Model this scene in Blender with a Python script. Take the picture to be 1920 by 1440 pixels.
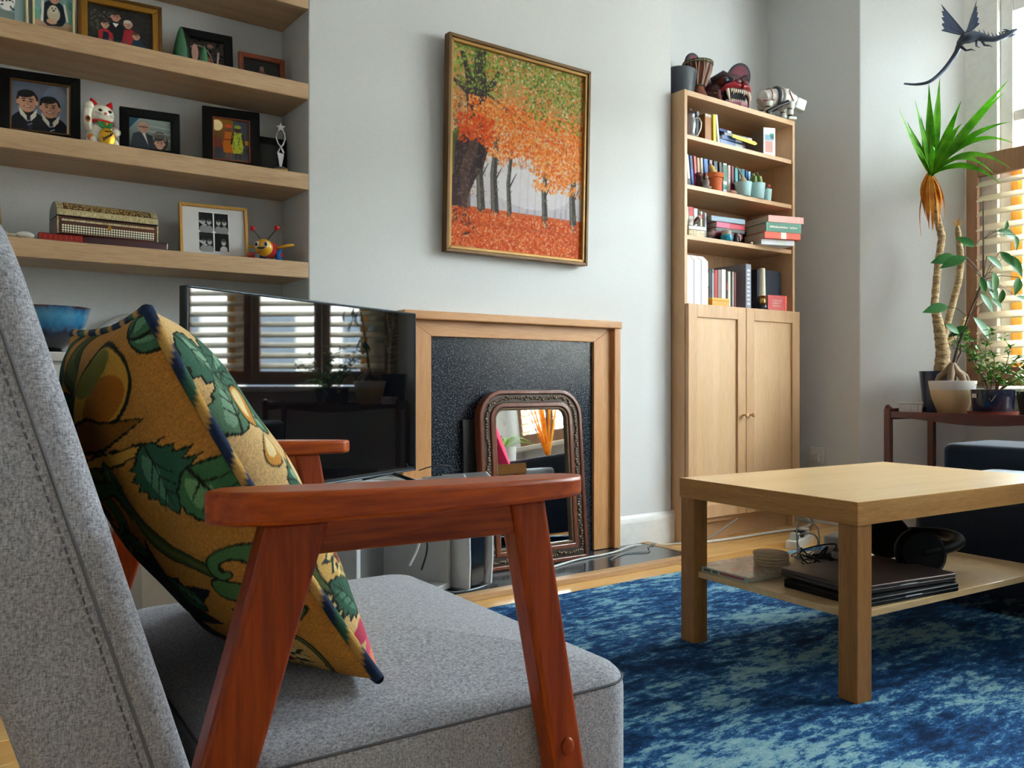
import bpy, math, random
import numpy as np
from mathutils import Matrix, Vector
for o in list(bpy.data.objects): bpy.data.objects.remove(o, do_unlink=True)
sc = bpy.context.scene
COL = sc.collection
R = math.radians

# ------------------------------------------------------------------ camera
cd = bpy.data.cameras.new('camera'); cam = bpy.data.objects.new('camera', cd); COL.objects.link(cam)
cd.sensor_width = 36.0; cd.lens = 30.0; cd.shift_y = -4/1920; cd.clip_start = 0.05
cam.location = (0, 0, 0.72); cam.rotation_euler = (R(90), 0, R(53.85-90))
sc.camera = cam

# ------------------------------------------------------------------ sky and exposure
w = bpy.data.worlds.new('overcast_sky'); sc.world = w; w.use_nodes = True
bg = w.node_tree.nodes['Background']
bg.inputs[0].default_value = (0.81, 0.915, 1.0, 1); bg.inputs[1].default_value = 8.0
vs = sc.view_settings
vs.view_transform = 'Standard'; vs.look = 'None'; vs.gamma = 1.0; vs.use_curve_mapping = False
vs.exposure = 2.75
def portal(name, loc, rot, sx, sy):          # guides sky light through a window opening
    l = bpy.data.lights.new(name, 'AREA'); l.shape = 'RECTANGLE'; l.size = sx; l.size_y = sy
    l.cycles.is_portal = True
    o = bpy.data.objects.new(name, l); COL.objects.link(o); o.location = loc; o.rotation_euler = rot
    return o
portal('window_portal', (4.34, 0.57, 1.60), (0, R(90), 0), 1.9, 2.9)

# ------------------------------------------------------------------ helpers
def lin(c):
    if isinstance(c, str):
        c = c.lstrip('#'); c = [int(c[i:i+2], 16)/255 for i in (0, 2, 4)]
    return tuple((x/12.92 if x <= .04045 else ((x+.055)/1.055)**2.4) for x in c)
def lin4(c): return (*lin(c), 1)
def srgb(c):
    c = c.lstrip('#'); return np.array([int(c[i:i+2], 16)/255 for i in (0, 2, 4)])

class NT:
    def __init__(s, m): s.t = m.node_tree; s.n = s.t.nodes; s.l = s.t.links
    def new(s, typ, **kw):
        n = s.n.new(typ)
        for k, v in kw.items(): setattr(n, k, v)
        return n
    def link(s, a, b): s.l.new(a, b)

_M = {}
def base(name, rough=.5, metal=0., coat=0., spec=.5):
    m = bpy.data.materials.new(name); m.use_nodes = True
    t = NT(m); b = t.n['Principled BSDF']
    b.inputs['Roughness'].default_value = rough; b.inputs['Metallic'].default_value = metal
    b.inputs['Specular IOR Level'].default_value = spec
    if coat: b.inputs['Coat Weight'].default_value = coat; b.inputs['Coat Roughness'].default_value = .08
    return m, t, b
def coords(t, scale=(1, 1, 1), rot=(0, 0, 0), kind='Object'):
    tc = t.new('ShaderNodeTexCoord'); mp = t.new('ShaderNodeMapping')
    mp.inputs['Scale'].default_value = scale; mp.inputs['Rotation'].default_value = rot
    t.link(tc.outputs[kind], mp.inputs['Vector']); return mp.outputs['Vector']
def noise(t, vec, scale, detail=4, rough=.55, dist=0.):
    n = t.new('ShaderNodeTexNoise'); n.inputs['Scale'].default_value = scale
    n.inputs['Detail'].default_value = detail; n.inputs['Roughness'].default_value = rough
    n.inputs['Distortion'].default_value = dist; t.link(vec, n.inputs['Vector']); return n.outputs['Fac']
def ramp(t, fac, stops, interp='LINEAR'):
    r = t.new('ShaderNodeValToRGB'); r.color_ramp.interpolation = interp
    e = r.color_ramp.elements
    while len(e) < len(stops): e.new(.5)
    for i, (p, c) in enumerate(stops): e[i].position = p; e[i].color = lin4(c)
    t.link(fac, r.inputs['Fac']); return r.outputs['Color']
def mixc(t, fac, a, b, mode='MIX'):
    m = t.new('ShaderNodeMix', data_type='RGBA', blend_type=mode)
    for i, v in ((0, fac), (6, a), (7, b)):
        if isinstance(v, (int, float)): m.inputs[i].default_value = v
        elif isinstance(v, str): m.inputs[i].default_value = lin4(v)
        else: t.link(v, m.inputs[i])
    return m.outputs[2]
def bump(t, b, h, strength=.3, dist=.002):
    n = t.new('ShaderNodeBump'); n.inputs['Strength'].default_value = strength; n.inputs['Distance'].default_value = dist
    t.link(h, n.inputs['Height']); t.link(n.outputs['Normal'], b.inputs['Normal'])

def flat(c, rough=.5, metal=0., coat=0., spec=.5):
    k = (c, rough, metal, coat)
    if k in _M: return _M[k]
    m, t, b = base('paint_'+c.strip('#'), rough, metal, coat, spec)
    v = coords(t); n = noise(t, v, 35, 3)
    b.inputs['Base Color'].default_value = lin4(c)
    col = mixc(t, n, c, c); 
    hs = t.new('ShaderNodeHueSaturation'); t.link(col, hs.inputs['Color'])
    mr = t.new('ShaderNodeMapRange'); mr.inputs['To Min'].default_value = .88; mr.inputs['To Max'].default_value = 1.12
    t.link(n, mr.inputs['Value']); t.link(mr.outputs[0], hs.inputs['Value']); t.link(hs.outputs['Color'], b.inputs['Base Color'])
    _M[k] = m; return m
def wood(name, dark, mid, light, axis='X', rough=.45, fine=1., coat=0., rings=6., bstr=.15, rot=(0, 0, 0)):
    if name in _M: return _M[name]
    m, t, b = base(name, rough, 0, coat)
    k = {'X': (.07, 1, 1), 'Y': (1, .07, 1), 'Z': (1, 1, .07)}[axis]
    v = coords(t, k, rot)
    n1 = noise(t, v, rings*2.2*fine, 5, .6, 1.2)
    n2 = noise(t, v, 210*fine, 4, .65)
    c = ramp(t, n1, [(.30, dark), (.5, mid), (.70, light)])
    c2 = mixc(t, .38, c, ramp(t, n2, [(.36, dark), (.62, light)]))
    t.link(c2, b.inputs['Base Color']); bump(t, b, n2, bstr, .0015)
    _M[name] = m; return m
def fabric(name, c1, c2, scale=420, bstr=.5, rough=.95, big=None):
    if name in _M: return _M[name]
    m, t, b = base(name, rough, 0, 0, .2)
    v = coords(t)
    n = noise(t, v, scale*.35, 4, .75); n3 = noise(t, coords(t, (1, 1, .3)), scale*.8, 2, .6)
    n4 = noise(t, coords(t, (.3, .3, 1)), scale*.8, 2, .6)
    mx = t.new('ShaderNodeMath', operation='ADD'); t.link(n3, mx.inputs[0]); t.link(n4, mx.inputs[1])
    mx2 = t.new('ShaderNodeMath', operation='ADD'); t.link(mx.outputs[0], mx2.inputs[0]); t.link(n, mx2.inputs[1])
    md = t.new('ShaderNodeMath', operation='DIVIDE'); t.link(mx2.outputs[0], md.inputs[0]); md.inputs[1].default_value = 3
    c = ramp(t, md.outputs[0], [(.38, c1), (.62, c2)])
    t.link(c, b.inputs['Base Color']); bump(t, b, md.outputs[0], bstr, .002)
    b.inputs['Sheen Weight'].default_value = .15
    _M[name] = m; return m
def printmat():
    if 'print' in _M: return _M['print']
    m, t, b = base('printed_colour', .35, 0, .0)
    a = t.new('ShaderNodeAttribute', attribute_name='Col'); t.link(a.outputs['Color'], b.inputs['Base Color'])
    _M['print'] = m; return m
def attrmat(name, rough, weave=0., coat=0.):
    if name in _M: return _M[name]
    m, t, b = base(name, rough, 0, coat, .3)
    a = t.new('ShaderNodeAttribute', attribute_name='Col')
    if weave:
        n = noise(t, coords(t), 500, 2, .7)
        c = mixc(t, .25, a.outputs['Color'], mixc(t, 1., a.outputs['Color'], ramp(t, n, [(.35, '#606060'), (.65, '#ffffff')]), 'MULTIPLY'))
        t.link(c, b.inputs['Base Color']); bump(t, b, n, weave, .0015)
    else: t.link(a.outputs['Color'], b.inputs['Base Color'])
    _M[name] = m; return m

class G:
    """collects shapes, builds them as one mesh object"""
    def __init__(s, M=None): s.v = []; s.f = []; s.M = M or Matrix()
    def add(s, vs_, fs):
        k = len(s.v); s.v += [tuple(s.M @ Vector(p)) for p in vs_]; s.f += [tuple(i+k for i in f) for f in fs]; return s
    def box(s, x0, x1, y0, y1, z0, z1):
        return s.add([(x0,y0,z0),(x1,y0,z0),(x1,y1,z0),(x0,y1,z0),(x0,y0,z1),(x1,y0,z1),(x1,y1,z1),(x0,y1,z1)],
                     [(3,2,1,0),(4,5,6,7),(0,1,5,4),(1,2,6,5),(2,3,7,6),(3,0,4,7)])
    def hexa(s, bot, top):
        return s.add(list(bot)+list(top), [(3,2,1,0),(4,5,6,7),(0,1,5,4),(1,2,6,5),(2,3,7,6),(3,0,4,7)])
    def prism(s, poly, a, b, axis='Z'):
        n = len(poly)
        def P(p, h): return {'Z': (p[0], p[1], h), 'Y': (p[0], h, p[1]), 'X': (h, p[0], p[1])}[axis]
        vs_ = [P(p, a) for p in poly]+[P(p, b) for p in poly]
        return s.add(vs_, [tuple(range(n))[::-1], tuple(range(n, 2*n))]+[(i, (i+1) % n, n+(i+1) % n, n+i) for i in range(n)])
    def lathe(s, prof, c=(0, 0, 0), n=24, sq=1.0):
        vs_ = []; fs = []
        for r, z in prof:
            for k in range(n):
                a = 2*math.pi*k/n; vs_.append((c[0]+r*math.cos(a), c[1]+r*math.sin(a)*sq, c[2]+z))
        for i in range(len(prof)-1):
            for k in range(n):
                fs.append((i*n+k, i*n+(k+1) % n, (i+1)*n+(k+1) % n, (i+1)*n+k))
        fs.append(tuple(range(n))[::-1]); fs.append(tuple((len(prof)-1)*n+k for k in range(n)))
        return s.add(vs_, fs)
    def tube(s, pts, rad, n=8, caps=True):
        pts = [Vector(p) for p in pts]
        if isinstance(rad, (int, float)): rad = [rad]*len(pts)
        vs_ = []; fs = []; up = None
        for i, p in enumerate(pts):
            d = (pts[min(i+1, len(pts)-1)]-pts[max(i-1, 0)])
            if d.length < 1e-9: d = Vector((0, 0, 1))
            d.normalize()
            if up is None:
                up = Vector((0, 0, 1)) if abs(d.z) < .9 else Vector((1, 0, 0))
            a = d.cross(up); a.normalize(); b = a.cross(d); b.normalize(); up = b
            for k in range(n):
                t = 2*math.pi*k/n; vs_.append(p+(a*math.cos(t)+b*math.sin(t))*rad[i])
        for i in range(len(pts)-1):
            for k in range(n): fs.append((i*n+k, i*n+(k+1) % n, (i+1)*n+(k+1) % n, (i+1)*n+k))
        if caps: fs.append(tuple(range(n))[::-1]); fs.append(tuple((len(pts)-1)*n+k for k in range(n)))
        return s.add(vs_, fs)
    def ell(s, c, r, n=16, m=10, rot=None):
        if isinstance(r, (int, float)): r = (r, r, r)
        Mr = rot or Matrix.Identity(3)
        vs_ = []; fs = []
        for i in range(m+1):
            ph = math.pi*i/m
            for k in range(n):
                a = 2*math.pi*k/n
                p = Mr @ Vector((r[0]*math.sin(ph)*math.cos(a), r[1]*math.sin(ph)*math.sin(a), r[2]*math.cos(ph)))
                vs_.append((c[0]+p.x, c[1]+p.y, c[2]+p.z))
        for i in range(m):
            for k in range(n): fs.append((i*n+k, (i+1)*n+k, (i+1)*n+(k+1) % n, i*n+(k+1) % n))
        return s.add(vs_, fs)
    def slab(s, hx, hy, z0, z1, cr=.03, r=.015, dome=0., rb=0., k=5, steps=4, c=(0, 0)):
        """rounded-rectangle cushion: corner radius cr, edge rounding r on top, rb below, domed top"""
        rings = []
        if rb:
            for i in range(steps+1):
                a = math.pi/2*i/steps; rings.append((rb*(1-math.sin(a)), z0+rb*(1-math.cos(a))))
        else: rings.append((0, z0))
        for i in range(steps+1):
            a = math.pi/2*i/steps; rings.append((r*(1-math.cos(a)), z1-r+r*math.sin(a)))
        mn = min(hx, hy)
        if dome:
            for q in (.12, .25, .42, .62, .82):
                rings.append((r+(mn-r)*q, z1+dome*(1-(1-q)**2)))
        vs_ = []; fs = []; N = 4*(k+1)
        for ins, z in rings:
            ax, ay = hx-ins, hy-ins; rr = max(min(cr-ins*.5, ax*.98, ay*.98), .0005)
            for q, (sx, sy) in enumerate(((1, 1), (-1, 1), (-1, -1), (1, -1))):
                for i in range(k+1):
                    a = math.pi/2*(q+i/k)
                    vs_.append((c[0]+sx*(ax-rr)+rr*math.cos(a), c[1]+sy*(ay-rr)+rr*math.sin(a), z))
        for i in range(len(rings)-1):
            for j in range(N): fs.append((i*N+j, i*N+(j+1) % N, (i+1)*N+(j+1) % N, (i+1)*N+j))
        fs.append(tuple(range(N))[::-1]); fs.append(tuple((len(rings)-1)*N+j for j in range(N)))
        return s.add(vs_, fs)
    def build(s, name, mat, parent=None, smooth=False, bevel=0., seg=2, ang=40):
        me = bpy.data.meshes.new(name); me.from_pydata(s.v, [], s.f); me.update()
        o = bpy.data.objects.new(name, me); COL.objects.link(o); me.materials.append(mat)
        if smooth:
            me.polygons.foreach_set('use_smooth', [True]*len(me.polygons)); me.set_sharp_from_angle(angle=R(ang))
        if bevel:
            b = o.modifiers.new('edge', 'BEVEL'); b.width = bevel; b.segments = seg; b.limit_method = 'ANGLE'; b.angle_limit = R(35)
        if parent: o.parent = parent
        return o
def T(x=0, y=0, z=0, rx=0, ry=0, rz=0):
    return Matrix.Translation((x, y, z)) @ Matrix.Rotation(R(rz), 4, 'Z') @ Matrix.Rotation(R(ry), 4, 'Y') @ Matrix.Rotation(R(rx), 4, 'X')
def thing(name, label, cat, loc=(0, 0, 0), rz=0, group=None):
    o = bpy.data.objects.new(name, None); COL.objects.link(o); o.empty_display_size = .05
    o.location = loc; o.rotation_euler = (0, 0, R(rz)); o['label'] = label; o['category'] = cat
    if group: o['group'] = group
    return o
def tag(o, label, cat, group=None):
    o['label'] = label; o['category'] = cat
    if group: o['group'] = group
    return o
def struct(o): o['kind'] = 'structure'; return o

# ------------------------------------------------------------------ flat prints (colour per vertex on a grid)
class Cv:
    def __init__(s, w, h, bg):
        s.w, s.h = w, h; s.a = np.zeros((h, w, 3)); s.a[:] = srgb(bg)
        s.asp = h/w
        s.X, s.Y = np.meshgrid((np.arange(w)+.5)/w, (np.arange(h)+.5)/h*s.asp)   # x 0..1, y 0..asp, upwards
    def put(s, m, c, al=1.):
        c = srgb(c) if isinstance(c, str) else c
        m = np.clip(m, 0, 1)[..., None]*al; s.a = s.a*(1-m)+c*m
    def ell(s, x, y, rx, ry, c, rot=0, al=1.):
        dx, dy = s.X-x, s.Y-y; ca, sa = math.cos(R(rot)), math.sin(R(rot))
        q = np.sqrt(((dx*ca+dy*sa)/rx)**2+((-dx*sa+dy*ca)/ry)**2); s.put((1-q)*min(rx, ry)*s.w+.5, c, al)
    def poly(s, pts, c, al=1.):
        ins = np.zeros(s.X.shape, bool); n = len(pts)
        for i in range(n):
            (x0, y0), (x1, y1) = pts[i], pts[(i+1) % n]
            if y0 == y1: continue
            cr = ((s.Y < y0) != (s.Y < y1)) & (s.X < (x1-x0)*(s.Y-y0)/(y1-y0)+x0); ins ^= cr
        s.put(ins.astype(float), c, al)
    def line(s, pts, w0, c, w1=None, al=1.):
        w1 = w0 if w1 is None else w1; best = np.full(s.X.shape, -9.)
        n = len(pts)-1
        for i in range(n):
            (x0, y0), (x1, y1) = pts[i], pts[i+1]; dx, dy = x1-x0, y1-y0; L = dx*dx+dy*dy+1e-12
            t = np.clip(((s.X-x0)*dx+(s.Y-y0)*dy)/L, 0, 1)
            d = np.hypot(s.X-x0-t*dx, s.Y-y0-t*dy); ww = w0+(w1-w0)*(i+t)/n
            best = np.maximum(best, ww-d)
        s.put(best*s.w+.5, c, al)
    def rect(s, x0, x1, y0, y1, c, al=1.):
        s.put(((s.X > x0) & (s.X < x1) & (s.Y > y0) & (s.Y < y1)).astype(float), c, al)
    def grad(s, y0, y1, c0, c1):
        t = np.clip((s.Y-y0)/(y1-y0), 0, 1)[..., None]; m = ((s.Y >= y0) & (s.Y <= y1))[..., None]
        s.a = np.where(m, srgb(c0)*(1-t)+srgb(c1)*t, s.a)
    def speck(s, seed, amt, k=1):
        r = np.random.RandomState(seed); n = r.rand(s.h//k+1, s.w//k+1)
        n = np.kron(n, np.ones((k, k)))[:s.h, :s.w]; s.a = np.clip(s.a*(1+amt*(n[..., None]-.5)*2), 0, 1)
    def dabs(s, seed, n, box, cols, r0, r1, al=.9, ok=None):
        rn = random.Random(seed)
        for _ in range(n):
            x = rn.uniform(box[0], box[1]); y = rn.uniform(box[2], box[3])
            if ok and not ok(x, y, rn): continue
            r = rn.uniform(r0, r1); c = srgb(rn.choice(cols))
            i0, i1 = max(0, int((x-r)*s.w)), min(s.w, int((x+r)*s.w)+2); j0, j1 = max(0, int((y-r)*s.w)), min(s.h, int((y+r)*s.w)+2)
            if i1 <= i0 or j1 <= j0: continue
            a = rn.uniform(0, 3.14); ca, sa = math.cos(a), math.sin(a)
            dx = s.X[j0:j1, i0:i1]-x; dy = s.Y[j0:j1, i0:i1]-y
            q = np.sqrt((dx*ca+dy*sa)**2+(2*(-dx*sa+dy*ca))**2)/r
            m = np.clip((1-q)*2, 0, 1)[..., None]*al
            s.a[j0:j1, i0:i1] = s.a[j0:j1, i0:i1]*(1-m)+c*m
    def linear(s):
        a = np.clip(s.a, 0, 1); return np.where(a <= .04045, a/12.92, ((a+.055)/1.055)**2.4)
def colattr(me, rgb):
    at = me.color_attributes.new('Col', 'FLOAT_COLOR', 'POINT'); n = len(rgb)
    buf = np.ones((n, 4), np.float32); buf[:, :3] = rgb; at.data.foreach_set('color', buf.ravel())
def gridmesh(name, P, rgb, mat, parent=None, smooth=True):
    """P: (h,w,3) points, rgb: (h,w,3) linear colours"""
    h, w_ = P.shape[:2]; idx = np.arange(h*w_).reshape(h, w_)
    q = np.stack([idx[:-1, :-1], idx[:-1, 1:], idx[1:, 1:], idx[1:, :-1]], -1).reshape(-1, 4)
    me = bpy.data.meshes.new(name)
    me.vertices.add(h*w_); me.vertices.foreach_set('co', P.reshape(-1).astype(np.float32))
    me.loops.add(q.size); me.loops.foreach_set('vertex_index', q.ravel().astype(np.int32))
    me.polygons.add(len(q)); me.polygons.foreach_set('loop_start', np.arange(0, q.size, 4, dtype=np.int32))
    me.update(calc_edges=True); me.validate()
    if smooth: me.polygons.foreach_set('use_smooth', [True]*len(q))
    colattr(me, rgb.reshape(-1, 3)); me.materials.append(mat)
    o = bpy.data.objects.new(name, me); COL.objects.link(o)
    if parent: o.parent = parent
    return o
def picture(name, cv, w_, h_, parent, M=None, mat=None):
    """upright print in the local XZ plane facing -Y, centred on x, from z=0 up"""
    x = np.linspace(-w_/2, w_/2, cv.w); z = np.linspace(0, h_, cv.h); X, Z = np.meshgrid(x, z)
    P = np.stack([X, np.zeros_like(X), Z], -1)
    if M is not None:
        A = np.array(M); P = P @ A[:3, :3].T+A[:3, 3]
    return gridmesh(name, P, cv.linear(), mat or printmat(), parent)

# ================================================================== the room
WALL, _t, _b = base('wall_paint', .85, 0, 0, .3)
_n = noise(_t, coords(_t), 160, 3); _t.link(ramp(_t, _n, [(.3, '#d4d4d2'), (.7, '#dadad9')]), _b.inputs['Base Color']); bump(_t, _b, _n, .12, .001)
TRIMW = flat('#e4e3df', .4)
OAK = wood('shelf_oak', '#b08a63', '#c6a27a', '#d3b28a', 'X', .5, 1.3)
CEIL = 2.85
def wallq(name, x0, y0, x1, y1, z0=0., z1=CEIL, th=.1):
    """wall slab whose room face runs from (x0,y0) to (x1,y1); body on the right-hand side of that direction"""
    d = Vector((x1-x0, y1-y0)); d.normalize(); n = Vector((d.y, -d.x))*th
    g = G(); g.prism([(x0, y0), (x1, y1), (x1+n.x, y1+n.y), (x0+n.x, y0+n.y)][::-1], z0, z1)
    return struct(g.build(name, WALL))
ROOM = dict(L=-.9, N=-2.3)
# floor with boards
BOARD = [wood('pine_board_a', '#c98f45', '#dda75c', '#e8bb76', 'X', .35, 1., .25), wood('pine_board_b', '#c48840', '#d59c50', '#e3b26c', 'X', .35, .9, .25), wood('pine_board_c', '#cf994f', '#e2b069', '#ecc483', 'X', .35, 1.1, .25)]
fl = struct(G().box(-1.1, 5.0, -2.5, 3.1, -.06, -.018).build('floor', flat('#5a4028', .9)))
rn = random.Random(4)
y = -2.3; i = 0
while y < 2.95:
    split = rn.uniform(.2, 3.6)
    for a, b in ((-.9, split-.001), (split+.001, 4.6)):
        G().box(a, b, y+.001, min(y+.124, 2.95), -.018, 0.).build('plank', BOARD[(i*7+rn.randint(0, 2)) % 3], fl, bevel=.0012, seg=1)
    y += .126; i += 1
struct(G().box(-1.1, 5.0, -2.5, 3.1, CEIL, CEIL+.08).build('ceiling', flat('#efeeea', .9)))
wallq('wall_alcove_left', 1.124, 2.915, -.9, 2.915)
g = G(); g.box(1.124, 2.845, 2.68, 3.0, 0, CEIL); struct(g.build('wall_chimney_breast', WALL, bevel=.004))
wallq('wall_alcove_right', 3.84, 2.915, 2.845, 2.915)
g = G(); g.prism([(3.84, 3.0), (3.84, 2.369), (4.18, 2.03), (4.35, 2.03), (4.35, 3.0)], 0, CEIL); struct(g.build('wall_bay_side', WALL, bevel=.004))
g = G(); g.prism([(3.84, -2.4), (4.35, -2.4), (4.35, -.85), (4.18, -.85), (3.84, -1.19)], 0, CEIL); struct(g.build('wall_bay_near', WALL))
wallq('wall_left', -.9, 2.915, -.9, -2.3)
struct(G().box(-1.0, 3.9, -2.42, -2.3, 0, CEIL).build('wall_rear', WALL))
g = G(); g.box(4.20, 4.33, -.85, 2.03, 0, .66).box(4.20, 4.33, -.85, 2.03, 2.56, CEIL); struct(g.build('wall_window', WALL))
# baseboards
bbp = lambda a, b, y: G().box(a, b, y-.016, y, 0, .115).prism([(a, .115), (b, .115)][:0] or [(y, .115), (y-.016, .115), (y-.012, .13), (y-.004, .143), (y, .143)], a, b, 'X')
struct(bbp(2.50, 2.845, 2.68).build('baseboard_chimney', TRIMW, bevel=.002))
struct(G().box(2.845, 2.861, 2.664, 2.915, 0, .143).build('baseboard_chimney_return', TRIMW, bevel=.002))
struct(bbp(-.9, 1.124, 2.915).build('baseboard_alcove_left', TRIMW, bevel=.002))
struct(G().box(3.824, 3.84, 2.36, 2.915, 0, .143).build('baseboard_right', TRIMW, bevel=.002))
g = G(); g.prism([(3.824, 2.369), (3.83, 2.357), (4.17, 2.018), (4.18, 2.03), (3.84, 2.369)], 0, .143); struct(g.build('baseboard_bay', TRIMW, bevel=.002))

# ------------------------------------------------------------------ window, shutters
GLASS = bpy.data.materials.new('window_glass'); GLASS.use_nodes = True
_t = NT(GLASS); _t.n.remove(_t.n['Principled BSDF'])
_tr = _t.new('ShaderNodeBsdfTransparent'); _tr.inputs[0].default_value = (.95, .97, .96, 1)
_gl = _t.new('ShaderNodeBsdfGlossy'); _gl.inputs['Roughness'].default_value = .02
_mx = _t.new('ShaderNodeMixShader'); _mx.inputs[0].default_value = .06
_t.link(_tr.outputs[0], _mx.inputs[1]); _t.link(_gl.outputs[0], _mx.inputs[2]); _t.link(_mx.outputs[0], _t.n['Material Output'].inputs[0])
SASH = flat('#e9e8e3', .4)
SUNLIT_WOOD = wood('sunlit_timber', '#c8862f', '#dd9c3d', '#eab259', 'Z', .45)  # sunlit orange of the window frame, put into the wood colour
NW = 3; y0w, y1w = -.80, 1.88; ww = (y1w-y0w)/NW
for k in range(NW):
    a = y1w-(k+1)*ww; b = y1w-k*ww
    r = G().box(4.210, 4.280, a, a+.055, .70, 2.52).box(4.210, 4.280, b-.055, b, .70, 2.52).box(4.210, 4.280, a+.055, b-.055, .70, .78).box(4.210, 4.280, a+.055, b-.055, 2.44, 2.52).build('window_%d' % (k+1), SASH, bevel=.004)
    struct(r)
    G().box(4.220, 4.260, a+.055, b-.055, 1.93, 1.98).build('meeting_rail', SASH, r, bevel=.003)
    G().box(4.238, 4.244, a+.055, b-.055, .78, 1.93).build('pane', GLASS, r)
    G().box(4.238, 4.244, a+.055, b-.055, 1.98, 2.44).build('pane', GLASS, r)
    G().box(4.202, 4.212, b-.10, b-.05, .72, 1.80).build('timber_stile', SUNLIT_WOOD, r)
struct(G().box(4.180, 4.300, 1.88, 2.032, .66, 2.56).box(4.180, 4.300, -.85, -.80, .66, 2.56).build('trim_1', SASH, bevel=.003))
struct(G().box(4.080, 4.300, -.85, 2.03, .655, .69).build('trim_2', SASH, bevel=.005))
SHW = wood('shutter_oak', '#8a5f42', '#a4785a', '#b48a6c', 'Z', .5)
SLATM = wood('shutter_slat_cream', '#d9c7a6', '#e6d8bc', '#eee3cd', 'Y', .45)
NP = 6; pw = (2.005+.80)/NP; sz0, sz1 = .70, 1.79
slat_mesh = None
names6 = ['nearest the dragon ornament', 'second from the dragon ornament', 'third from the dragon ornament', 'fourth from the dragon ornament', 'fifth from the dragon ornament', 'sixth and last from the dragon ornament']
for k in range(NP):
    b = 2.005-k*pw; a = b-pw+.004
    t = thing('shutter_panel', 'half-height oak louvred shutter, '+names6[k], 'shutter', (4.155, (a+b)/2, sz0), 0, 'half-height louvred shutters of the bay window')
    hw = (b-a)/2
    for sgn in (-1, 1): G().box(-.014, .014, sgn*hw-(.052 if sgn > 0 else 0), sgn*hw+(.052 if sgn < 0 else 0), 0, sz1-sz0).build('stile', SHW, t, bevel=.003)
    G().box(-.014, .014, -hw+.052, hw-.052, sz1-sz0-.105, sz1-sz0).build('top_rail', SHW, t, bevel=.003)
    G().box(-.014, .014, -hw+.052, hw-.052, 0, .09).build('bottom_rail', SHW, t, bevel=.003)
    ns = 13; z0 = .09; sp = (sz1-sz0-.105-.09)/ns
    for j in range(ns):
        if slat_mesh is None:
            g = G(); n = 12; pr = [(.034*math.cos(2*math.pi*q/n), .0052*math.sin(2*math.pi*q/n)) for q in range(n)]
            g.prism(pr, -hw+.053, hw-.053, 'Y'); s_ = g.build('slat', SLATM, t, smooth=True); slat_mesh = s_.data
        else:
            s_ = bpy.data.objects.new('slat', slat_mesh); COL.objects.link(s_); s_.parent = t
        s_.location = (0, 0, z0+sp*(j+.5)); s_.rotation_euler = (0, R(-34), 0)
# terrace across the street: added to block low sky light onto the upper walls
st_ = G().box(16, 22, -22, 22, -.6, 5.2).build('sky_blocking_terrace', flat('#d9d3c8', .9)); struct(st_)
G().prism([(16, 5.2), (22, 5.2), (19, 7.0)], -22, 22, 'Y').build('roof', flat('#6b6660', .9), st_)
for k in range(22):
    for z_ in (.6, 3.2): G().box(15.95, 16.0, -21+k*2, -20+k*2, z_, z_+1.5).build('far_window', flat('#5d6670', .2), st_)
# pavement outside, seen only as brightness
struct(G().box(4.5, 30, -20, 20, -.7, -.6).build('ground_outside', flat('#a9a7a2', .9)))

# ------------------------------------------------------------------ fire surround, hearth
SUR = wood('surround_oak_upright', '#b57a45', '#c68d56', '#d49e68', 'Z', .42, 1.1)
SURX = wood('surround_oak_rail', '#b57a45', '#c68d56', '#d49e68', 'X', .42, 1.1)
GRAN, _t, _b = base('black_granite', .2, 0, 0, .4)
_v = coords(_t); _n = noise(_t, _v, 190, 2, .8); _t.link(ramp(_t, _n, [(.42, '#12161b'), (.56, '#2b333c'), (.66, '#6d7a86')]), _b.inputs['Base Color'])
SLATE, _t, _b = base('hearth_slate', .16, 0, 0, .6)
_n = noise(_t, coords(_t, (1, 3, 1)), 9, 8, .65, 1.); _t.link(ramp(_t, _n, [(.35, '#2b3035'), (.55, '#3c4348'), (.75, '#59616a')]), _b.inputs['Base Color'])
t = thing('fire_surround', 'oak fire surround framing a black granite panel below the forest painting', 'fireplace', (0, 0, 0))
X0, X1, ZT = 1.45, 2.49, .973
yf = 2.655
G().prism([(X0+.035, .022), (X0+.13, .022), (X0+.13, .885), (X0+.035, ZT-.03)], yf, 2.68, 'Y').build('side_panel', SUR, t, bevel=.002)
G().prism([(X1-.13, .022), (X1-.035, .022), (X1-.035, ZT-.03), (X1-.13, .885)], yf, 2.68, 'Y').build('side_panel', SUR, t, bevel=.002)
G().prism([(X0+.035, ZT-.03), (X0+.13, .885), (X1-.13, .885), (X1-.035, ZT-.03)], yf, 2.68, 'Y').build('top_panel', SURX, t, bevel=.002)
G().box(X0, X0+.035, 2.632, 2.68, .022, ZT-.025).build('edge_moulding', SUR, t, bevel=.004)
G().box(X1-.035, X1, 2.632, 2.68, .022, ZT-.025).build('edge_moulding', SUR, t, bevel=.004)
G().box(X0, X1, 2.622, 2.68, ZT-.03, ZT).build('top_moulding', SURX, t, bevel=.004)
G().box(X0+.13, X1-.13, 2.668, 2.6795, .022, .885).build('granite_panel', GRAN, t)
t = thing('hearth', 'polished dark stone hearth with a timber border in front of the fireplace', 'hearth')
G().box(1.20, 2.64, 2.372, 2.68, 0, .02).build('stone_slab', SLATE, t, bevel=.002)
HT = wood('hearth_timber', '#a37a50', '#b98f63', '#caa378', 'X', .5, 1.)
G().box(1.155, 2.685, 2.33, 2.371, 0, .022).build('timber_border', HT, t, bevel=.002)
G().box(2.641, 2.685, 2.372, 2.68, 0, .022).build('timber_border', HT, t, bevel=.002)
G().box(1.155, 1.199, 2.372, 2.68, 0, .022).build('timber_border', HT, t, bevel=.002)

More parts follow.
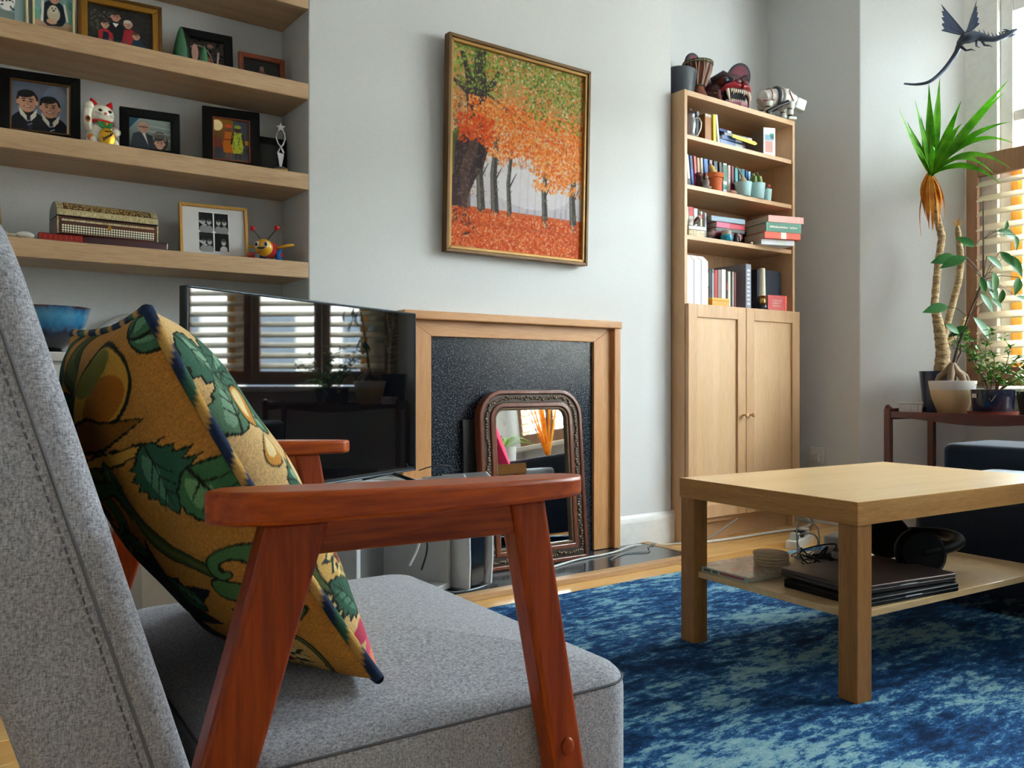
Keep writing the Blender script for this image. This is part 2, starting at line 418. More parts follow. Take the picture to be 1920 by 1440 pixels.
# ------------------------------------------------------------------ rug
RUG, _t, _b = base('distressed_blue_rug', .95, 0, 0, .15)
_v = coords(_t, (1., 2.4, 1.), (0, 0, R(-10)))
_n1 = noise(_t, _v, 2.0, 3, .6, .3); _n2 = noise(_t, _v, 15, 10, .82, .15); _n3 = noise(_t, coords(_t), 420, 2, .6)
_a = _t.new('ShaderNodeMath', operation='MULTIPLY_ADD'); _t.link(_n1, _a.inputs[0]); _a.inputs[1].default_value = .55; _t.link(_n2, _a.inputs[2])
_c = ramp(_t, _a.outputs[0], [(.66, '#0c2c52'), (.75, '#1b4f84'), (.80, '#2f6ba0'), (.835, '#7fb0c4'), (.95, '#a9cdd0')])
_c = mixc(_t, .3, _c, mixc(_t, 1., _c, ramp(_t, _n3, [(.35, '#505050'), (.65, '#ffffff')]), 'MULTIPLY'))
_t.link(_c, _b.inputs['Base Color'])
_m = _t.new('ShaderNodeMath', operation='MULTIPLY_ADD'); _t.link(_n2, _m.inputs[0]); _m.inputs[1].default_value = 1.2; _t.link(_n3, _m.inputs[2]); bump(_t, _b, _m.outputs[0], .6, .003)
tag(G().slab(1.28, 1.85, 0, .011, .01, .004, c=(2.10, .36)).build('rug', RUG, smooth=True), 'distressed blue rug spread under the coffee table and armchair', 'rug')

# ================================================================== armchair
CHW = wood('chair_red_stain', '#5a1802', '#9c3a04', '#bd5a0b', 'X', .36, .5, .06, 4., .03)
CHWZ = wood('chair_red_stain_leg', '#4e1302', '#862c03', '#a9470a', 'Z', .36, .5, .06, 4., .03)
GREY = fabric('heather_grey_fabric', '#63646b', '#bdbec6', 900, .35)
for m_ in (CHW, CHWZ): m_.node_tree.nodes['Principled BSDF'].inputs['Specular IOR Level'].default_value = .28
ch = thing('armchair', 'grey upholstered armchair with red-brown wooden arms in the foreground', 'armchair', (.23, .766, 0), -3)
def arm(y0, sgn):
    # plan outline bowed outwards, rounded ends
    pts_o = []; pts_i = []
    n = 24; L0, L1 = 0., .437
    for i in range(n+1):
        q = i/n; x = L0+(L1-L0)*q
        bow = .020*math.sin(math.pi*min(1, q*1.05))
        e = 1-abs(2*q-1)**10            # end rounding
        wdt = (.066-.016*q)
        c = .030
        half = wdt/2*max(e, .0)**.5
        pts_o.append((x, y0+sgn*(c-half-bow))); pts_i.append((x, y0+sgn*(c+half-bow*.6)))
    poly = pts_o+pts_i[1:-1][::-1]
    if sgn < 0: poly = poly[::-1]
    g = G()
    N = len(poly)
    zt = lambda x: .6205-.010*(x/.437)
    zb = lambda x: .5885-.0015*(x/.437)
    vs_ = [(p[0], p[1], zb(p[0])) for p in poly]+[(p[0], p[1], zt(p[0])) for p in poly]
    g.add(vs_, [tuple(range(N))[::-1], tuple(range(N, 2*N))]+[(i, (i+1) % N, N+(i+1) % N, N+i) for i in range(N)])
    g.build('armrest', CHW, ch, smooth=True, bevel=.005, seg=3, ang=35)
    ya, yb = (y0+.012, y0+.046) if sgn > 0 else (y0-.046, y0-.012)
    ra, rb_ = ya+.006, yb-.006
    G().hexa([(.07, ra, .553), (.37, ra, .550), (.37, rb_, .550), (.07, rb_, .553)], [(.07, ra, .5895), (.37, ra, .5885), (.37, rb_, .5885), (.07, rb_, .5895)]).build('arm_rail', CHW, ch, bevel=.003)
    def leg(fx_, wt, wb, name):
        b0, t0 = fx_(.011), fx_(.589)
        g = G().hexa([(b0-wb/2, ya, .011), (b0+wb/2, ya, .011), (b0+wb/2, yb, .011), (b0-wb/2, yb, .011)],
                     [(t0-wt/2, ya, .589), (t0+wt/2, ya, .589), (t0+wt/2, yb, .589), (t0-wt/2, yb, .589)])
        return g.build(name, CHWZ, ch, bevel=.006, seg=3)
    fl_ = leg(lambda z: .4575-.1845*z, .046, .040, 'front_leg')
    rl_ = leg(lambda z: .082-.296*(.576-z), .062, .044, 'rear_leg')
    for o_, fx_ in ((fl_, lambda z: .4575-.1845*z), (rl_, lambda z: .082-.296*(.576-z))):
        ys = ya-.001 if sgn > 0 else yb+.001
        zz = .30
        G().ell((fx_(zz), ys, zz), (.0085, .004, .0105), 16, 8).build('plug', CHWZ, o_, smooth=True)
arm(0., 1); arm(.772, -1)
# seat
g = G(T(.285, .386, 0)); g.slab(.262, .335, .185, .357, .05, .028, .034, .02, 6, 5); seat = g.build('seat', GREY, ch, smooth=True, ang=60)
SEAM = flat('#b7b7bd', .9)
def rrect(hx, hy, cr, k=8):
    o = []
    for q, (sx, sy) in enumerate(((1, 1), (-1, 1), (-1, -1), (1, -1))):
        for i in range(k+1):
            a = math.pi/2*(q+i/k); o.append((sx*(hx-cr)+cr*math.cos(a), sy*(hy-cr)+cr*math.sin(a)))
    return o
def along(pts, step, closed=True):
    P = [Vector(p) for p in pts]
    if closed: P.append(P[0])
    out = []; acc = 0
    for a, b in zip(P, P[1:]):
        L = (b-a).length; t = step-acc if out else 0
        while t < L:
            out.append((a.lerp(b, t/L), (b-a).normalized())); t += step
        acc = (L-(t-step)) if L else acc
    return out
pts = [(.285+x, .386+y_, .3395) for x, y_ in rrect(.2608, .3338, .05)]
G().tube(pts+[pts[0]], .0016, 6).build('seam', flat('#54555b', .9), seat, smooth=True)
g = G()
for p, d in along(pts, .0085): 
    g.tube([p+Vector((0, 0, -.0075))-d*.0026, p+Vector((0, 0, -.0075))+d*.0026], .0009, 5)
st = g.build('stitching', SEAM, seat); st['kind'] = 'stuff'
# backrest: slab in (y across, height along lean), thickness towards -x
lean = math.atan(.30)
Mb = Matrix.Translation((-.013+.3*.2, .386, .19)) @ Matrix.Rotation(-lean, 4, 'Y') @ Matrix(((0, 0, 1, -.125), (1, 0, 0, 0), (0, 1, 0, .36), (0, 0, 0, 1)))
g = G(Mb); g.slab(.335, .36, 0, .125, .075, .022, .012, .022, 8, 5); back = g.build('backrest', GREY, ch, smooth=True, ang=60)
pts = [tuple(Mb @ Vector((x, y_, .094))) for x, y_ in rrect(.3345, .3595, .075)]
G().tube(pts+[pts[0]], .0018, 6).build('seam', flat('#66676d', .9), back, smooth=True)
pts = [tuple(Mb @ Vector((x, y_, .086))) for x, y_ in rrect(.3352, .3602, .075)]
g = G()
for p, d in along(pts, .0095): g.tube([p-d*.003, p+d*.003], .0010, 5)
st = g.build('stitching', flat('#66676d', .9), back); st['kind'] = 'stuff'

# ================================================================== patterned cushion
def leafpts(x, y, L, wdt, ang, k=9, jag=0.):
    a = R(ang); up = []; dn = []
    for i in range(k+1):
        q = i/k; hw = wdt*math.sin(math.pi*q**.8)*(1+(jag if i % 2 else -jag))
        px, py = q*L, hw
        up.append((x+px*math.cos(a)-py*math.sin(a), y+px*math.sin(a)+py*math.cos(a)))
        dn.append((x+px*math.cos(a)+py*math.sin(a), y+px*math.sin(a)-py*math.cos(a)))
    return up+dn[::-1]
def grow(pts, k):
    cx = sum(p[0] for p in pts)/len(pts); cy = sum(p[1] for p in pts)/len(pts)
    return [(cx+(x-cx)*k, cy+(y-cy)*k) for x, y in pts]
OUT = '#1c2417'
def leaf(cv, x, y, L, wdt, ang, c='#3f6b45', c2='#6f9a6a', jag=.0, vein=True):
    p = leafpts(x, y, L, wdt, ang, 14, jag); q_ = leafpts(x-.006*math.cos(R(ang)), y-.006*math.sin(R(ang)), L+.012, wdt+.007, ang, 14, jag)
    cv.poly(q_, OUT); cv.poly(p, c)
    a = R(ang)
    cv.poly(leafpts(x+L*.1*math.cos(a)-wdt*.25*math.sin(a), y+L*.1*math.sin(a)+wdt*.25*math.cos(a), L*.75, wdt*.35, ang), c2)
    if vein:
        cv.line([(x, y), (x+L*.9*math.cos(a), y+L*.9*math.sin(a))], .003, OUT, .001)
        for q in (.25, .45, .65):
            for sg in (-1, 1):
                bx, by = x+L*q*math.cos(a), y+L*q*math.sin(a); b2 = a+sg*.8
                cv.line([(bx, by), (bx+wdt*.8*math.cos(b2), by+wdt*.8*math.sin(b2))], .0022, OUT, .001)
def curl(cv, cx, cy, r, a0, turns, sgn, wd, c):
    P = []
    for i in range(40):
        q = i/39; a = R(a0)+sgn*turns*2*math.pi*q; rr = r*(1-.85*q); P.append((cx+rr*math.cos(a), cy+rr*math.sin(a)))
    cv.line(P, wd+.005, OUT, wd*.5+.004); cv.line(P, wd, c, wd*.5)
def spiky(cv, x, y, r, seed, c='#17202e', n=9, a0=0, a1=360):
    rn_ = random.Random(seed)
    for i in range(n):
        a = a0+(a1-a0)*i/max(1, n-1)+rn_.uniform(-8, 8); cv.poly(leafpts(x, y, r*rn_.uniform(.75, 1.15), r*.17, a, 10), c)
    cv.ell(x, y, r*.42, r*.42, c)
def medallion(cv, x, y, r, seed):
    cv.ell(x, y, r*1.12, r*1.12, OUT); cv.ell(x, y, r*1.08, r*1.08, '#5d6a3c'); cv.ell(x, y, r*1.03, r*1.03, OUT); cv.ell(x, y, r, r, '#caa158')
    rn_ = random.Random(seed)
    for ring, k, c in ((.82, 17, '#26382a'), (.72, 15, '#d9bd7c'), (.56, 12, '#26382a'), (.48, 11, '#d3ae66'), (.33, 8, '#26382a'), (.27, 8, '#c79a4c')):
        for i in range(k):
            a = 360*i/k+rn_.uniform(-5, 5); cv.poly(leafpts(x, y, r*ring*rn_.uniform(.95, 1.12), r*.13, a, 8), c)
    cv.ell(x-r*.1, y-r*.12, r*.17, r*.13, '#7c1f2c'); cv.line([(x, y), (x+r*.3, y+r*.3)], .006, OUT, .002)
def cushion_canvas(flip):
    cv = Cv(440, 440, '#bb8236'); cv.speck(5, .10, 1)
    # canvas: x=0 near seam, x=1 far, y=0 bottom, y=1 top
    S = [(.62, 1.0), (.50, .93), (.47, .84), (.42, .74), (.34, .66), (.27, .58), (.20, .48), (.10, .41)]
    cv.line(S, .050, OUT, .022); cv.line(S, .043, '#3c4a24', .017); cv.line(S, .018, '#55622f', .008)
    S = [(.80, .98), (.70, .90), (.64, .80), (.62, .72), (.50, .66), (.42, .70)]
    cv.line(S, .040, OUT, .012); cv.line(S, .033, '#2f5340', .008)
    cv.ell(.24, .885, .17, .095, OUT, -12); cv.ell(.24, .885, .16, .086, '#d9a13a', -12); cv.ell(.22, .865, .12, .05, '#b56d1d', -12); cv.ell(.26, .93, .12, .035, '#7d7a2c', -12)
    cv.poly(leafpts(.50, .80, .42, .045, 180, 12), OUT); cv.poly(leafpts(.49, .80, .40, .036, 180, 12), '#8e5a1c')
    cv.poly(leafpts(.44, .73, .40, .022, 178, 12, .2), OUT); cv.poly(leafpts(.43, .73, .38, .015, 178, 12), '#d4a03f')
    for a in (100, 60): leaf(cv, .06, .97, .16, .05, a+80, '#3d6b4e', '#5f8f6b')
    leaf(cv, .115, .745, .17, .082, 262, '#2f6048', '#5b8f6e', .14)
    leaf(cv, .03, .66, .17, .05, 262, '#3f7448', '#6fa06a', .06)
    leaf(cv, .31, .73, .16, .045, 280, '#355f42', '#4f7d55', .15)
    curl(cv, .47, .575, .085, 80, 1.1, 1, .024, '#466f43'); cv.line([(.47, .66), (.36, .66), (.28, .58)], .03, OUT, .01); cv.line([(.47, .66), (.36, .66), (.28, .58)], .025, '#3e6a45', .007)
    leaf(cv, .42, .50, .20, .035, -28, '#3b6d4c', '#6b9b74')
    curl(cv, .075, .40, .060, 200, .75, -1, .016, '#4d7f4a'); cv.line([(.12, .36), (.05, .31), (.0, .31)], .034, OUT, .02); cv.line([(.12, .36), (.05, .31), (.0, .31)], .028, '#4f7d46', .016)
    spiky(cv, .43, .335, .24, 3, '#151d2a', 12, 100, 400)
    spiky(cv, .70, .60, .17, 8, '#151d2a', 9)
    for i in range(7):
        a = i*2*math.pi/6; cv.ell(.135+.026*math.cos(a)*(i > 0), .275+.026*math.sin(a)*(i > 0), .0042, .0042, OUT)
    curl(cv, .02, .24, .05, 120, .6, -1, .016, '#4d7f4a')
    for i, (x, y, L, wd, a) in enumerate(((.58, .90, .14, .05, 250), (.70, .78, .15, .05, 200), (.55, .62, .14, .045, 330), (.26, .30, .13, .04, 60), (.80, .45, .16, .06, 150), (.62, .42, .15, .05, 100), (.52, .20, .15, .06, 40), (.36, .48, .12, .035, 20))): leaf(cv, x, y, L, wd, a, ['#2f5a40', '#3d6b45', '#2a4f45'][i % 3], ['#5f8f62', '#4f8060'][i % 2], .08)
    medallion(cv, .17, .125, .115, 2)
    S = [(.36, .16), (.33, .05), (.20, -.02), (.05, -.01)]
    cv.line(S, .02, OUT, .015); cv.line(S, .015, '#2f5640', .011)
    curl(cv, .36, .19, .03, 0, .9, 1, .010, '#26382a')
    leaf(cv, .60, .12, .22, .08, 100, '#2c5540', '#3f6e53', .15); spiky(cv, .85, .25, .16, 9, '#151d2a', 9); medallion(cv, .82, .82, .10, 4)
    return cv
def cushion_canvas_front():
    cv = Cv(440, 440, '#d9b37b'); cv.speck(6, .08, 1)  # window light on the front face is put into this paler print
    for i, (x, y, L, wd, a) in enumerate(((.02, .93, .22, .06, -60), (.10, .78, .20, .07, 20), (.02, .66, .16, .05, 70), (.06, .50, .20, .07, -30), (.20, .60, .2, .06, 110), (.04, .33, .16, .05, 50), (.28, .88, .2, .06, 200), (.30, .40, .22, .07, 80), (.5, .7, .25, .08, 30), (.55, .3, .25, .08, 140), (.75, .5, .2, .07, 250), (.8, .85, .2, .07, 190))):
        leaf(cv, x, y, L, wd, a, ['#3b6652', '#48745c', '#5a7f63'][i % 3], ['#7fa58a', '#93b195'][i % 2], .1)
    for x, y, r in ((.12, .70, .055), (.22, .47, .06), (.08, .58, .04), (.35, .75, .06)):
        cv.ell(x, y, r*1.3, r, OUT, 30); cv.ell(x, y, r*1.2, r*.9, '#c98a35', 30); cv.ell(x, y+.01, r*.9, r*.55, '#e6cf9a', 30)
    medallion(cv, .13, .27, .12, 7)
    for i, (x, y, a) in enumerate(((.10, .10, 60), (.16, .12, 20), (.08, .13, 120), (.22, .08, 0))): leaf(cv, x, y, .13, .045, a, '#2f5a48', '#4c7a62', .12)
    for i in range(7): cv.ell(.20+.03*(i % 3), .05+.025*(i//3), .014, .014, OUT); cv.ell(.20+.03*(i % 3), .05+.025*(i//3), .011, .011, '#c79a3c')
    cv.ell(.06, .06, .07, .035, '#c9576a', 20); cv.ell(.04, .02, .06, .03, '#dd7d63', -20); cv.ell(.03, .10, .04, .02, '#b53a55')
    return cv
def cushion():
    c = thing('cushion', 'ochre cushion with green leaf and flower print and twisted piping, propped in the armchair', 'cushion')
    bot, top = Vector((.448, .868, .384)), Vector((.202, .874, .790))
    e = (top-bot); Hh = e.length/2; e.normalize(); wv = Vector((.02, 1, 0)); wv = (wv-e*wv.dot(e)).normalized(); nv = wv.cross(e)  # towards +x, up
    cen = (bot+top)/2+wv*Hh
    N = 330; q = np.sin(np.linspace(-1, 1, N)*math.pi/2*.999)*.6+np.linspace(-1, 1, N)*.4
    S, Tt = np.meshgrid(q, q)             # S: -1 near .. 1 far ; T: -1 bottom .. 1 top
    rs = np.random.RandomState(3)
    wr = np.zeros_like(S)
    for k in range(9):
        a = rs.rand()*6.28; f = 3+rs.rand()*6; wr += np.sin(f*(S*math.cos(a)+Tt*math.sin(a))*2+rs.rand()*6)*.16
    edge = np.maximum(np.abs(S), np.abs(Tt))
    def face(side, thick, cv, name):
        px = Hh*S*(1-.17*(1-Tt**2)*np.abs(S)**1.6); py = Hh*Tt*(1-.045*(1-S**2)*np.abs(Tt)**1.6)
        prof = np.clip((1-S**2), 0, 1)**.5*np.clip((1-Tt**2), 0, 1)**.40
        hgt = thick*prof*(1+.07*wr*edge)
        hgt = hgt+.004*wr*np.clip(1-edge**8, 0, 1)
        hgt = np.where(edge > .9985, 0, hgt)
        P = (np.array(cen)[None, None]+px[..., None]*np.array(wv)+py[..., None]*np.array(e)+side*hgt[..., None]*np.array(nv))
        col = cv.linear(); ix = np.clip(((S+1)/2*cv.w).astype(int), 0, cv.w-1); iy = np.clip(((Tt+1)/2*cv.h).astype(int), 0, cv.h-1)
        if side < 0: P = P[:, ::-1]; ix = ix[:, ::-1]; iy = iy[:, ::-1]
        return gridmesh(name, P, col[iy, ix], attrmat('cushion_print', .9, .5), c)
    face(-1, .115, cushion_canvas(0), 'rear_cover'); face(1, .085, cushion_canvas_front(), 'front_cover')
    # piping
    pts = []; K = 90
    for sd in range(4):
        for i in range(K):
            u = -1+2*i/K
            S_, T_ = [(-1, u), (u, 1), (1, -u), (-u, -1)][sd]
            x = Hh*S_*(1-.17*(1-T_**2)*abs(S_)**1.6); y_ = Hh*T_*(1-.045*(1-S_**2)*abs(T_)**1.6)
            pts.append(cen+wv*x+e*y_)
    g = G(); g.tube(pts+[pts[0]], .0062, 10, False); o = g.build('piping', attrmat('cushion_piping', .9, .4), c, smooth=True)
    cols = []; pal = [lin(x) for x in ('#1d3050', '#1d3050', '#c79a4c', '#2f5a48', '#1d3050', '#caa25a')]
    for i in range(len(pts)+1):
        for k in range(10): cols.append(pal[int((i+k*.9)/5) % 6])
    colattr(o.data, np.array(cols))
cushion()

# ================================================================== coffee table
TBL = wood('table_birch_top', '#c8a06a', '#d6b27f', '#e2c294', 'X', .30, 1.2, .2, 5., .06)  # window sheen on the top is put into this paler wood
TBLE = wood('table_birch_edge', '#8f5a26', '#b07a3c', '#c8934f', 'X', .42, 1.8, 0, 5., .12)  # edge and legs: darker copies of the wood, without the painted sheen
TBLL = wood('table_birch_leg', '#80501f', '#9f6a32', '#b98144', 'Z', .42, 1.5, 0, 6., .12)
tb = thing('coffee_table', 'square-legged pale oak coffee table with a lower shelf standing on the blue rug', 'table', (1.715, 1.063, .011), -4.5)
HT_ = .445
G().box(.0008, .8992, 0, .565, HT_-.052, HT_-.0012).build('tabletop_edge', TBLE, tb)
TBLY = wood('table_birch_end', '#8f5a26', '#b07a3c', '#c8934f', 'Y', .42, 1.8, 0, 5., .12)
for a in (0, .8993): G().box(a, a+.0007, 0, .565, HT_-.052, HT_-.0012).build('end_band', TBLY, tb)
G().box(.001, .899, .001, .564, HT_-.0012, HT_).build('tabletop', TBL, tb)
for a, b in ((0.003, 0.003), (.847, 0.003), (0.003, .512), (.847, .512)):
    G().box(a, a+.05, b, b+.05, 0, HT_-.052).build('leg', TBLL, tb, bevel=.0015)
G().box(.02, .88, .02, .545, .178, .194).build('shelf', TBL, tb, bevel=.001)
TS = .011+.194

# ================================================================== left alcove shelves
for z, d in ((2.008, 'topmost oak floating shelf, cut off by the top of the photo'), (1.708, 'oak floating shelf carrying the gilt family portrait and green cones'), (1.409, 'oak floating shelf carrying the lucky cat and star trophy'), (1.116, 'oak floating shelf carrying the inlaid chest and bee toy')):
    tag(G().box(-.9, 1.1235, 2.68, 2.9145, z-.053, z).build('floating_shelf', OAK, bevel=.002), d, 'shelf', 'oak floating shelves in the alcove')
BLACK = flat('#0a0a0c', .45, 0, 0, .15); GILT = flat('#a8792c', .35, .7); GILTD = flat('#6e4a1c', .4, .5)
ORANGEW = wood('frame_light_oak', '#c08a35', '#d19c48', '#dfae5f', 'Z', .4, 2.)
REDW = wood('frame_red_wood', '#6e2a0c', '#8e3a12', '#a5501f', 'X', .35, 2.)
def pframe(label, x, y, z, w_, h_, bw, mat, cv, rz=-6, lean=7, inner=None, depth=.016, group='framed photographs on the alcove shelves', mount=None):
    t = thing('photo_frame', label, 'picture frame', (x, y, z), rz, group)
    M = T(0, 0, 0, -lean)
    def bars(b, y0, y1, off, nm, m):
        g = G(M); W, Hh = w_/2-off, h_-off
        g.prism([(-W, off), (W, off), (W-b, off+b), (-W+b, off+b)], y0, y1, 'Y'); g.prism([(-W, Hh), (-W+b, Hh-b), (W-b, Hh-b), (W, Hh)], y0, y1, 'Y')
        g.prism([(-W, off), (-W+b, off+b), (-W+b, Hh-b), (-W, Hh)], y0, y1, 'Y'); g.prism([(W, off), (W, Hh), (W-b, Hh-b), (W-b, off+b)], y0, y1, 'Y')
        return g.build(nm, m, t, bevel=min(.0015, b*.2), seg=1)
    bars(bw, -depth/2, depth/2, 0, 'frame', mat)
    if inner: bars(inner[0], -depth/2+.001, depth/2, bw, 'inner_border', inner[1]); off = bw+inner[0]
    else: off = bw
    G(M).box(-w_/2+.002, w_/2-.002, depth/2-.004, depth/2, .002, h_-.002).build('backing_board', BLACK, t)
    G(T(0, depth/2+h_*.6*math.tan(R(lean))+.001, 0)).prism([(0, h_*.5), (0, h_*.6), (h_*.16, .004), (h_*.16, 0), (h_*.13, 0)], -.016, .016, 'X').build('stand', BLACK, t)
    iw, ih = w_-2*off, h_-2*off
    picture('photograph', cv, iw, ih, t, M @ Matrix.Translation((0, 0, off)), attrmat('photo_gloss', .18))
    return t
def head(cv, x, y, r, skin, hair, hairkind='short', lookx=0.):
    s2 = tuple(np.clip(srgb(skin)*.82, 0, 1))
    if hairkind == 'long': cv.ell(x, y-.25*r, r*1.18, r*1.5, hair)
    elif hairkind == 'hat': pass
    else: cv.ell(x, y+.22*r, r*1.06, r*1.08, hair)
    for sg in (-1, 1): cv.ell(x+sg*r*.92, y-.05*r, r*.16, r*.26, skin)
    cv.ell(x, y, r*.88, r*1.08, skin); cv.ell(x, y-.5*r, r*.68, r*.62, skin)
    cv.ell(x+r*.35, y-.1*r, r*.45, r*.75, np.array(s2), 0, .45)
    if hairkind != 'bald':
        cv.ell(x-.15*r, y+.88*r, r*.85, r*.42, hair, 8)
    for sg in (-1, 1):
        cv.ell(x+sg*.34*r, y+.08*r, r*.15, r*.075, '#2a1c18'); cv.line([(x+sg*.52*r, y+.3*r), (x+sg*.18*r, y+.33*r)], r*.05, hair)
    cv.line([(x, y+.05*r), (x+.06*r, y-.22*r), (x-.05*r, y-.26*r)], r*.05, np.array(s2))
    cv.line([(x-.32*r, y-.5*r), (x, y-.6*r), (x+.32*r, y-.5*r)], r*.07, '#8a3d38')
    if r*cv.w > 8: cv.line([(x-.22*r, y-.53*r), (x+.22*r, y-.53*r)], r*.04, '#efe6dc')
# two boys in school uniform
cv = Cv(120, 110, '#6f7788'); A = cv.asp
cv.grad(0, A, '#8b94a5', '#595f70')
cv.ell(.75, .5, .25, .4, '#7f8898', 0, .5)
for x, y, r in ((.27, .54, .175), (.66, .47, .17)):
    cv.ell(x+.02, y-.50, .34, .34, '#10121f'); cv.rect(x-.32, x+.36, -1, y-.55, '#10121f')
    cv.poly([(x-.15, y-.10), (x+.02, y-.30), (x+.17, y-.12), (x+.15, y-.26), (x+.03, y-.40), (x-.12, y-.24)], '#e8e3cf')
    cv.line([(x+.02, y-.28), (x+.05, y-.48)], .03, '#1c2138', .04); cv.line([(x, y-.36), (x+.07, y-.33)], .008, '#b8bccb'); cv.line([(x+.01, y-.43), (x+.08, y-.40)], .008, '#b8bccb')
    head(cv, x, y, r, '#d39b7d', '#15121a')
cv.rect(.955, 1, 0, 2, '#d8c9b6')
pframe('black frame holding a portrait of two smiling boys in school uniform', .352, 2.775, 1.409, .205, .205, .026, BLACK, cv, -9, 8, (.004, GILTD))
# couple selfie
cv = Cv(100, 74, '#7f8a86'); A = cv.asp
cv.grad(0, A, '#59645f', '#9aa8a2'); cv.poly([(0, .45), (.25, .74), (0, .74)], '#2f5b74')
for y in (.3, .45, .58): cv.line([(.4, y), (1, y-.04)], .008, '#c7cfc8')
cv.poly([(.02, 0), (.10, .36), (.3, .42), (.55, .34), (.62, 0)], '#2c3540'); cv.poly([(.3, .40), (.38, .40), (.46, .1)], '#d8d8d4')
head(cv, .34, .52, .13, '#c79a84', '#9b958f', 'bald'); cv.line([(.24, .53), (.44, .53)], .012, '#41322e')
cv.ell(.73, .22, .20, .24, '#3a3632'); cv.ell(.73, .30, .17, .14, '#7a7672'); head(cv, .73, .17, .125, '#d1a089', '#3b3531', 'long'); cv.ell(.73, .34, .13, .05, '#57524d')
pframe('black frame holding a snapshot of a couple outdoors, beside the lucky cat', .650, 2.775, 1.409, .172, .150, .027, BLACK, cv, -8, 7)
# two women in bright dress
cv = Cv(80, 96, '#3d3a3a'); A = cv.asp
cv.grad(0, .5, '#4d5058', '#33363c'); cv.grad(.5, A, '#5a3d18', '#a06a1c'); cv.ell(.1, 1.0, .16, .16, '#ffe9a8'); cv.rect(.55, 1, .4, 1.2, '#4a4a55'); cv.rect(0, .25, .35, .62, '#7a3524'); cv.rect(.8, 1, .5, .62, '#b08a2a')
for x, dress, hat, skin in ((.42, '#c86a14', '#d9532a', '#7a4a2e'), (.68, '#b9c02c', '#8fa63a', '#3d2417')):
    cv.line([(x-.05, .08), (x-.04, .3)], .03, skin); cv.line([(x+.06, .08), (x+.05, .3)], .03, skin)
    cv.poly([(x-.14, .22), (x-.17, .5), (x-.12, .84), (x+.12, .84), (x+.17, .5), (x+.13, .22)], dress)
    for sg in (-1, 1): cv.line([(x+sg*.13, .80), (x+sg*.18, .5)], .03, skin)
    cv.ell(x, .93, .07, .09, skin); cv.ell(x, 1.01, .10, .055, hat)
    if hat == '#8fa63a':
        cv.dabs(3, 60, (x-.15, x+.15, .22, .84), ['#2f7a3a', '#1f4d55', '#d8d455'], .02, .035)
    else: cv.line([(x-.13, .6), (x+.13, .62)], .018, '#7d2a16')
pframe('dark frame holding a photo of two women in bright orange and green dresses', .905, 2.790, 1.409, .180, .205, .031, flat('#0d0b0c', .45, 0, 0, .15), cv, -10, 5, (.004, REDW))
# plain black frame behind the trophy
cv = Cv(30, 30, '#141316')
pframe('plain near-black frame standing in the corner behind the star trophy', 1.045, 2.855, 1.409, .140, .150, .02, BLACK, cv, -4, 4)
# gilt family portrait
cv = Cv(120, 84, '#2a2826'); A = cv.asp
cv.dabs(2, 260, (0, 1, 0, A), ['#33302b', '#241f1d', '#3b3a33', '#1c1a19'], .03, .07, .6); cv.dabs(5, 70, (.05, .35, .2, .6), ['#6d6f5b', '#8a8272', '#4d4f3f'], .015, .03, .7)
cv.poly([(.32, 0), (.30, .36), (.42, .46), (.55, .36), (.56, 0)], '#0d0f16'); cv.poly([(.38, .42), (.43, .34), (.48, .42)], '#e6e2da'); head(cv, .43, .53, .075, '#c99078', '#3a2c22')
cv.poly([(.52, .08), (.56, .32), (.68, .36), (.8, .22), (.84, 0), (.55, 0)], '#a82430'); head(cv, .62, .43, .066, '#d3a08a', '#d9d2c6')
cv.poly([(.16, .02), (.17, .24), (.27, .30), (.38, .22), (.41, 0)], '#b52632'); cv.poly([(.22, .02), (.24, .24), (.32, .22), (.33, 0)], '#1d2438'); head(cv, .27, .36, .062, '#d9a78e', '#3d2b20')
cv.poly([(.66, 0), (.70, .18), (.8, .2), (.93, .02)], '#22384d'); head(cv, .745, .24, .058, '#d9a78e', '#5a3a26'); cv.dabs(8, 40, (.3, .7, 0, .12), ['#4d5a55', '#8a9088', '#2f3a38'], .02, .03)
t = pframe('ornate gilt frame with a dark studio portrait of a family of four', .567, 2.785, 1.708, .235, .175, .010, GILTD, cv, -6, 6, (.018, GILT), .022)
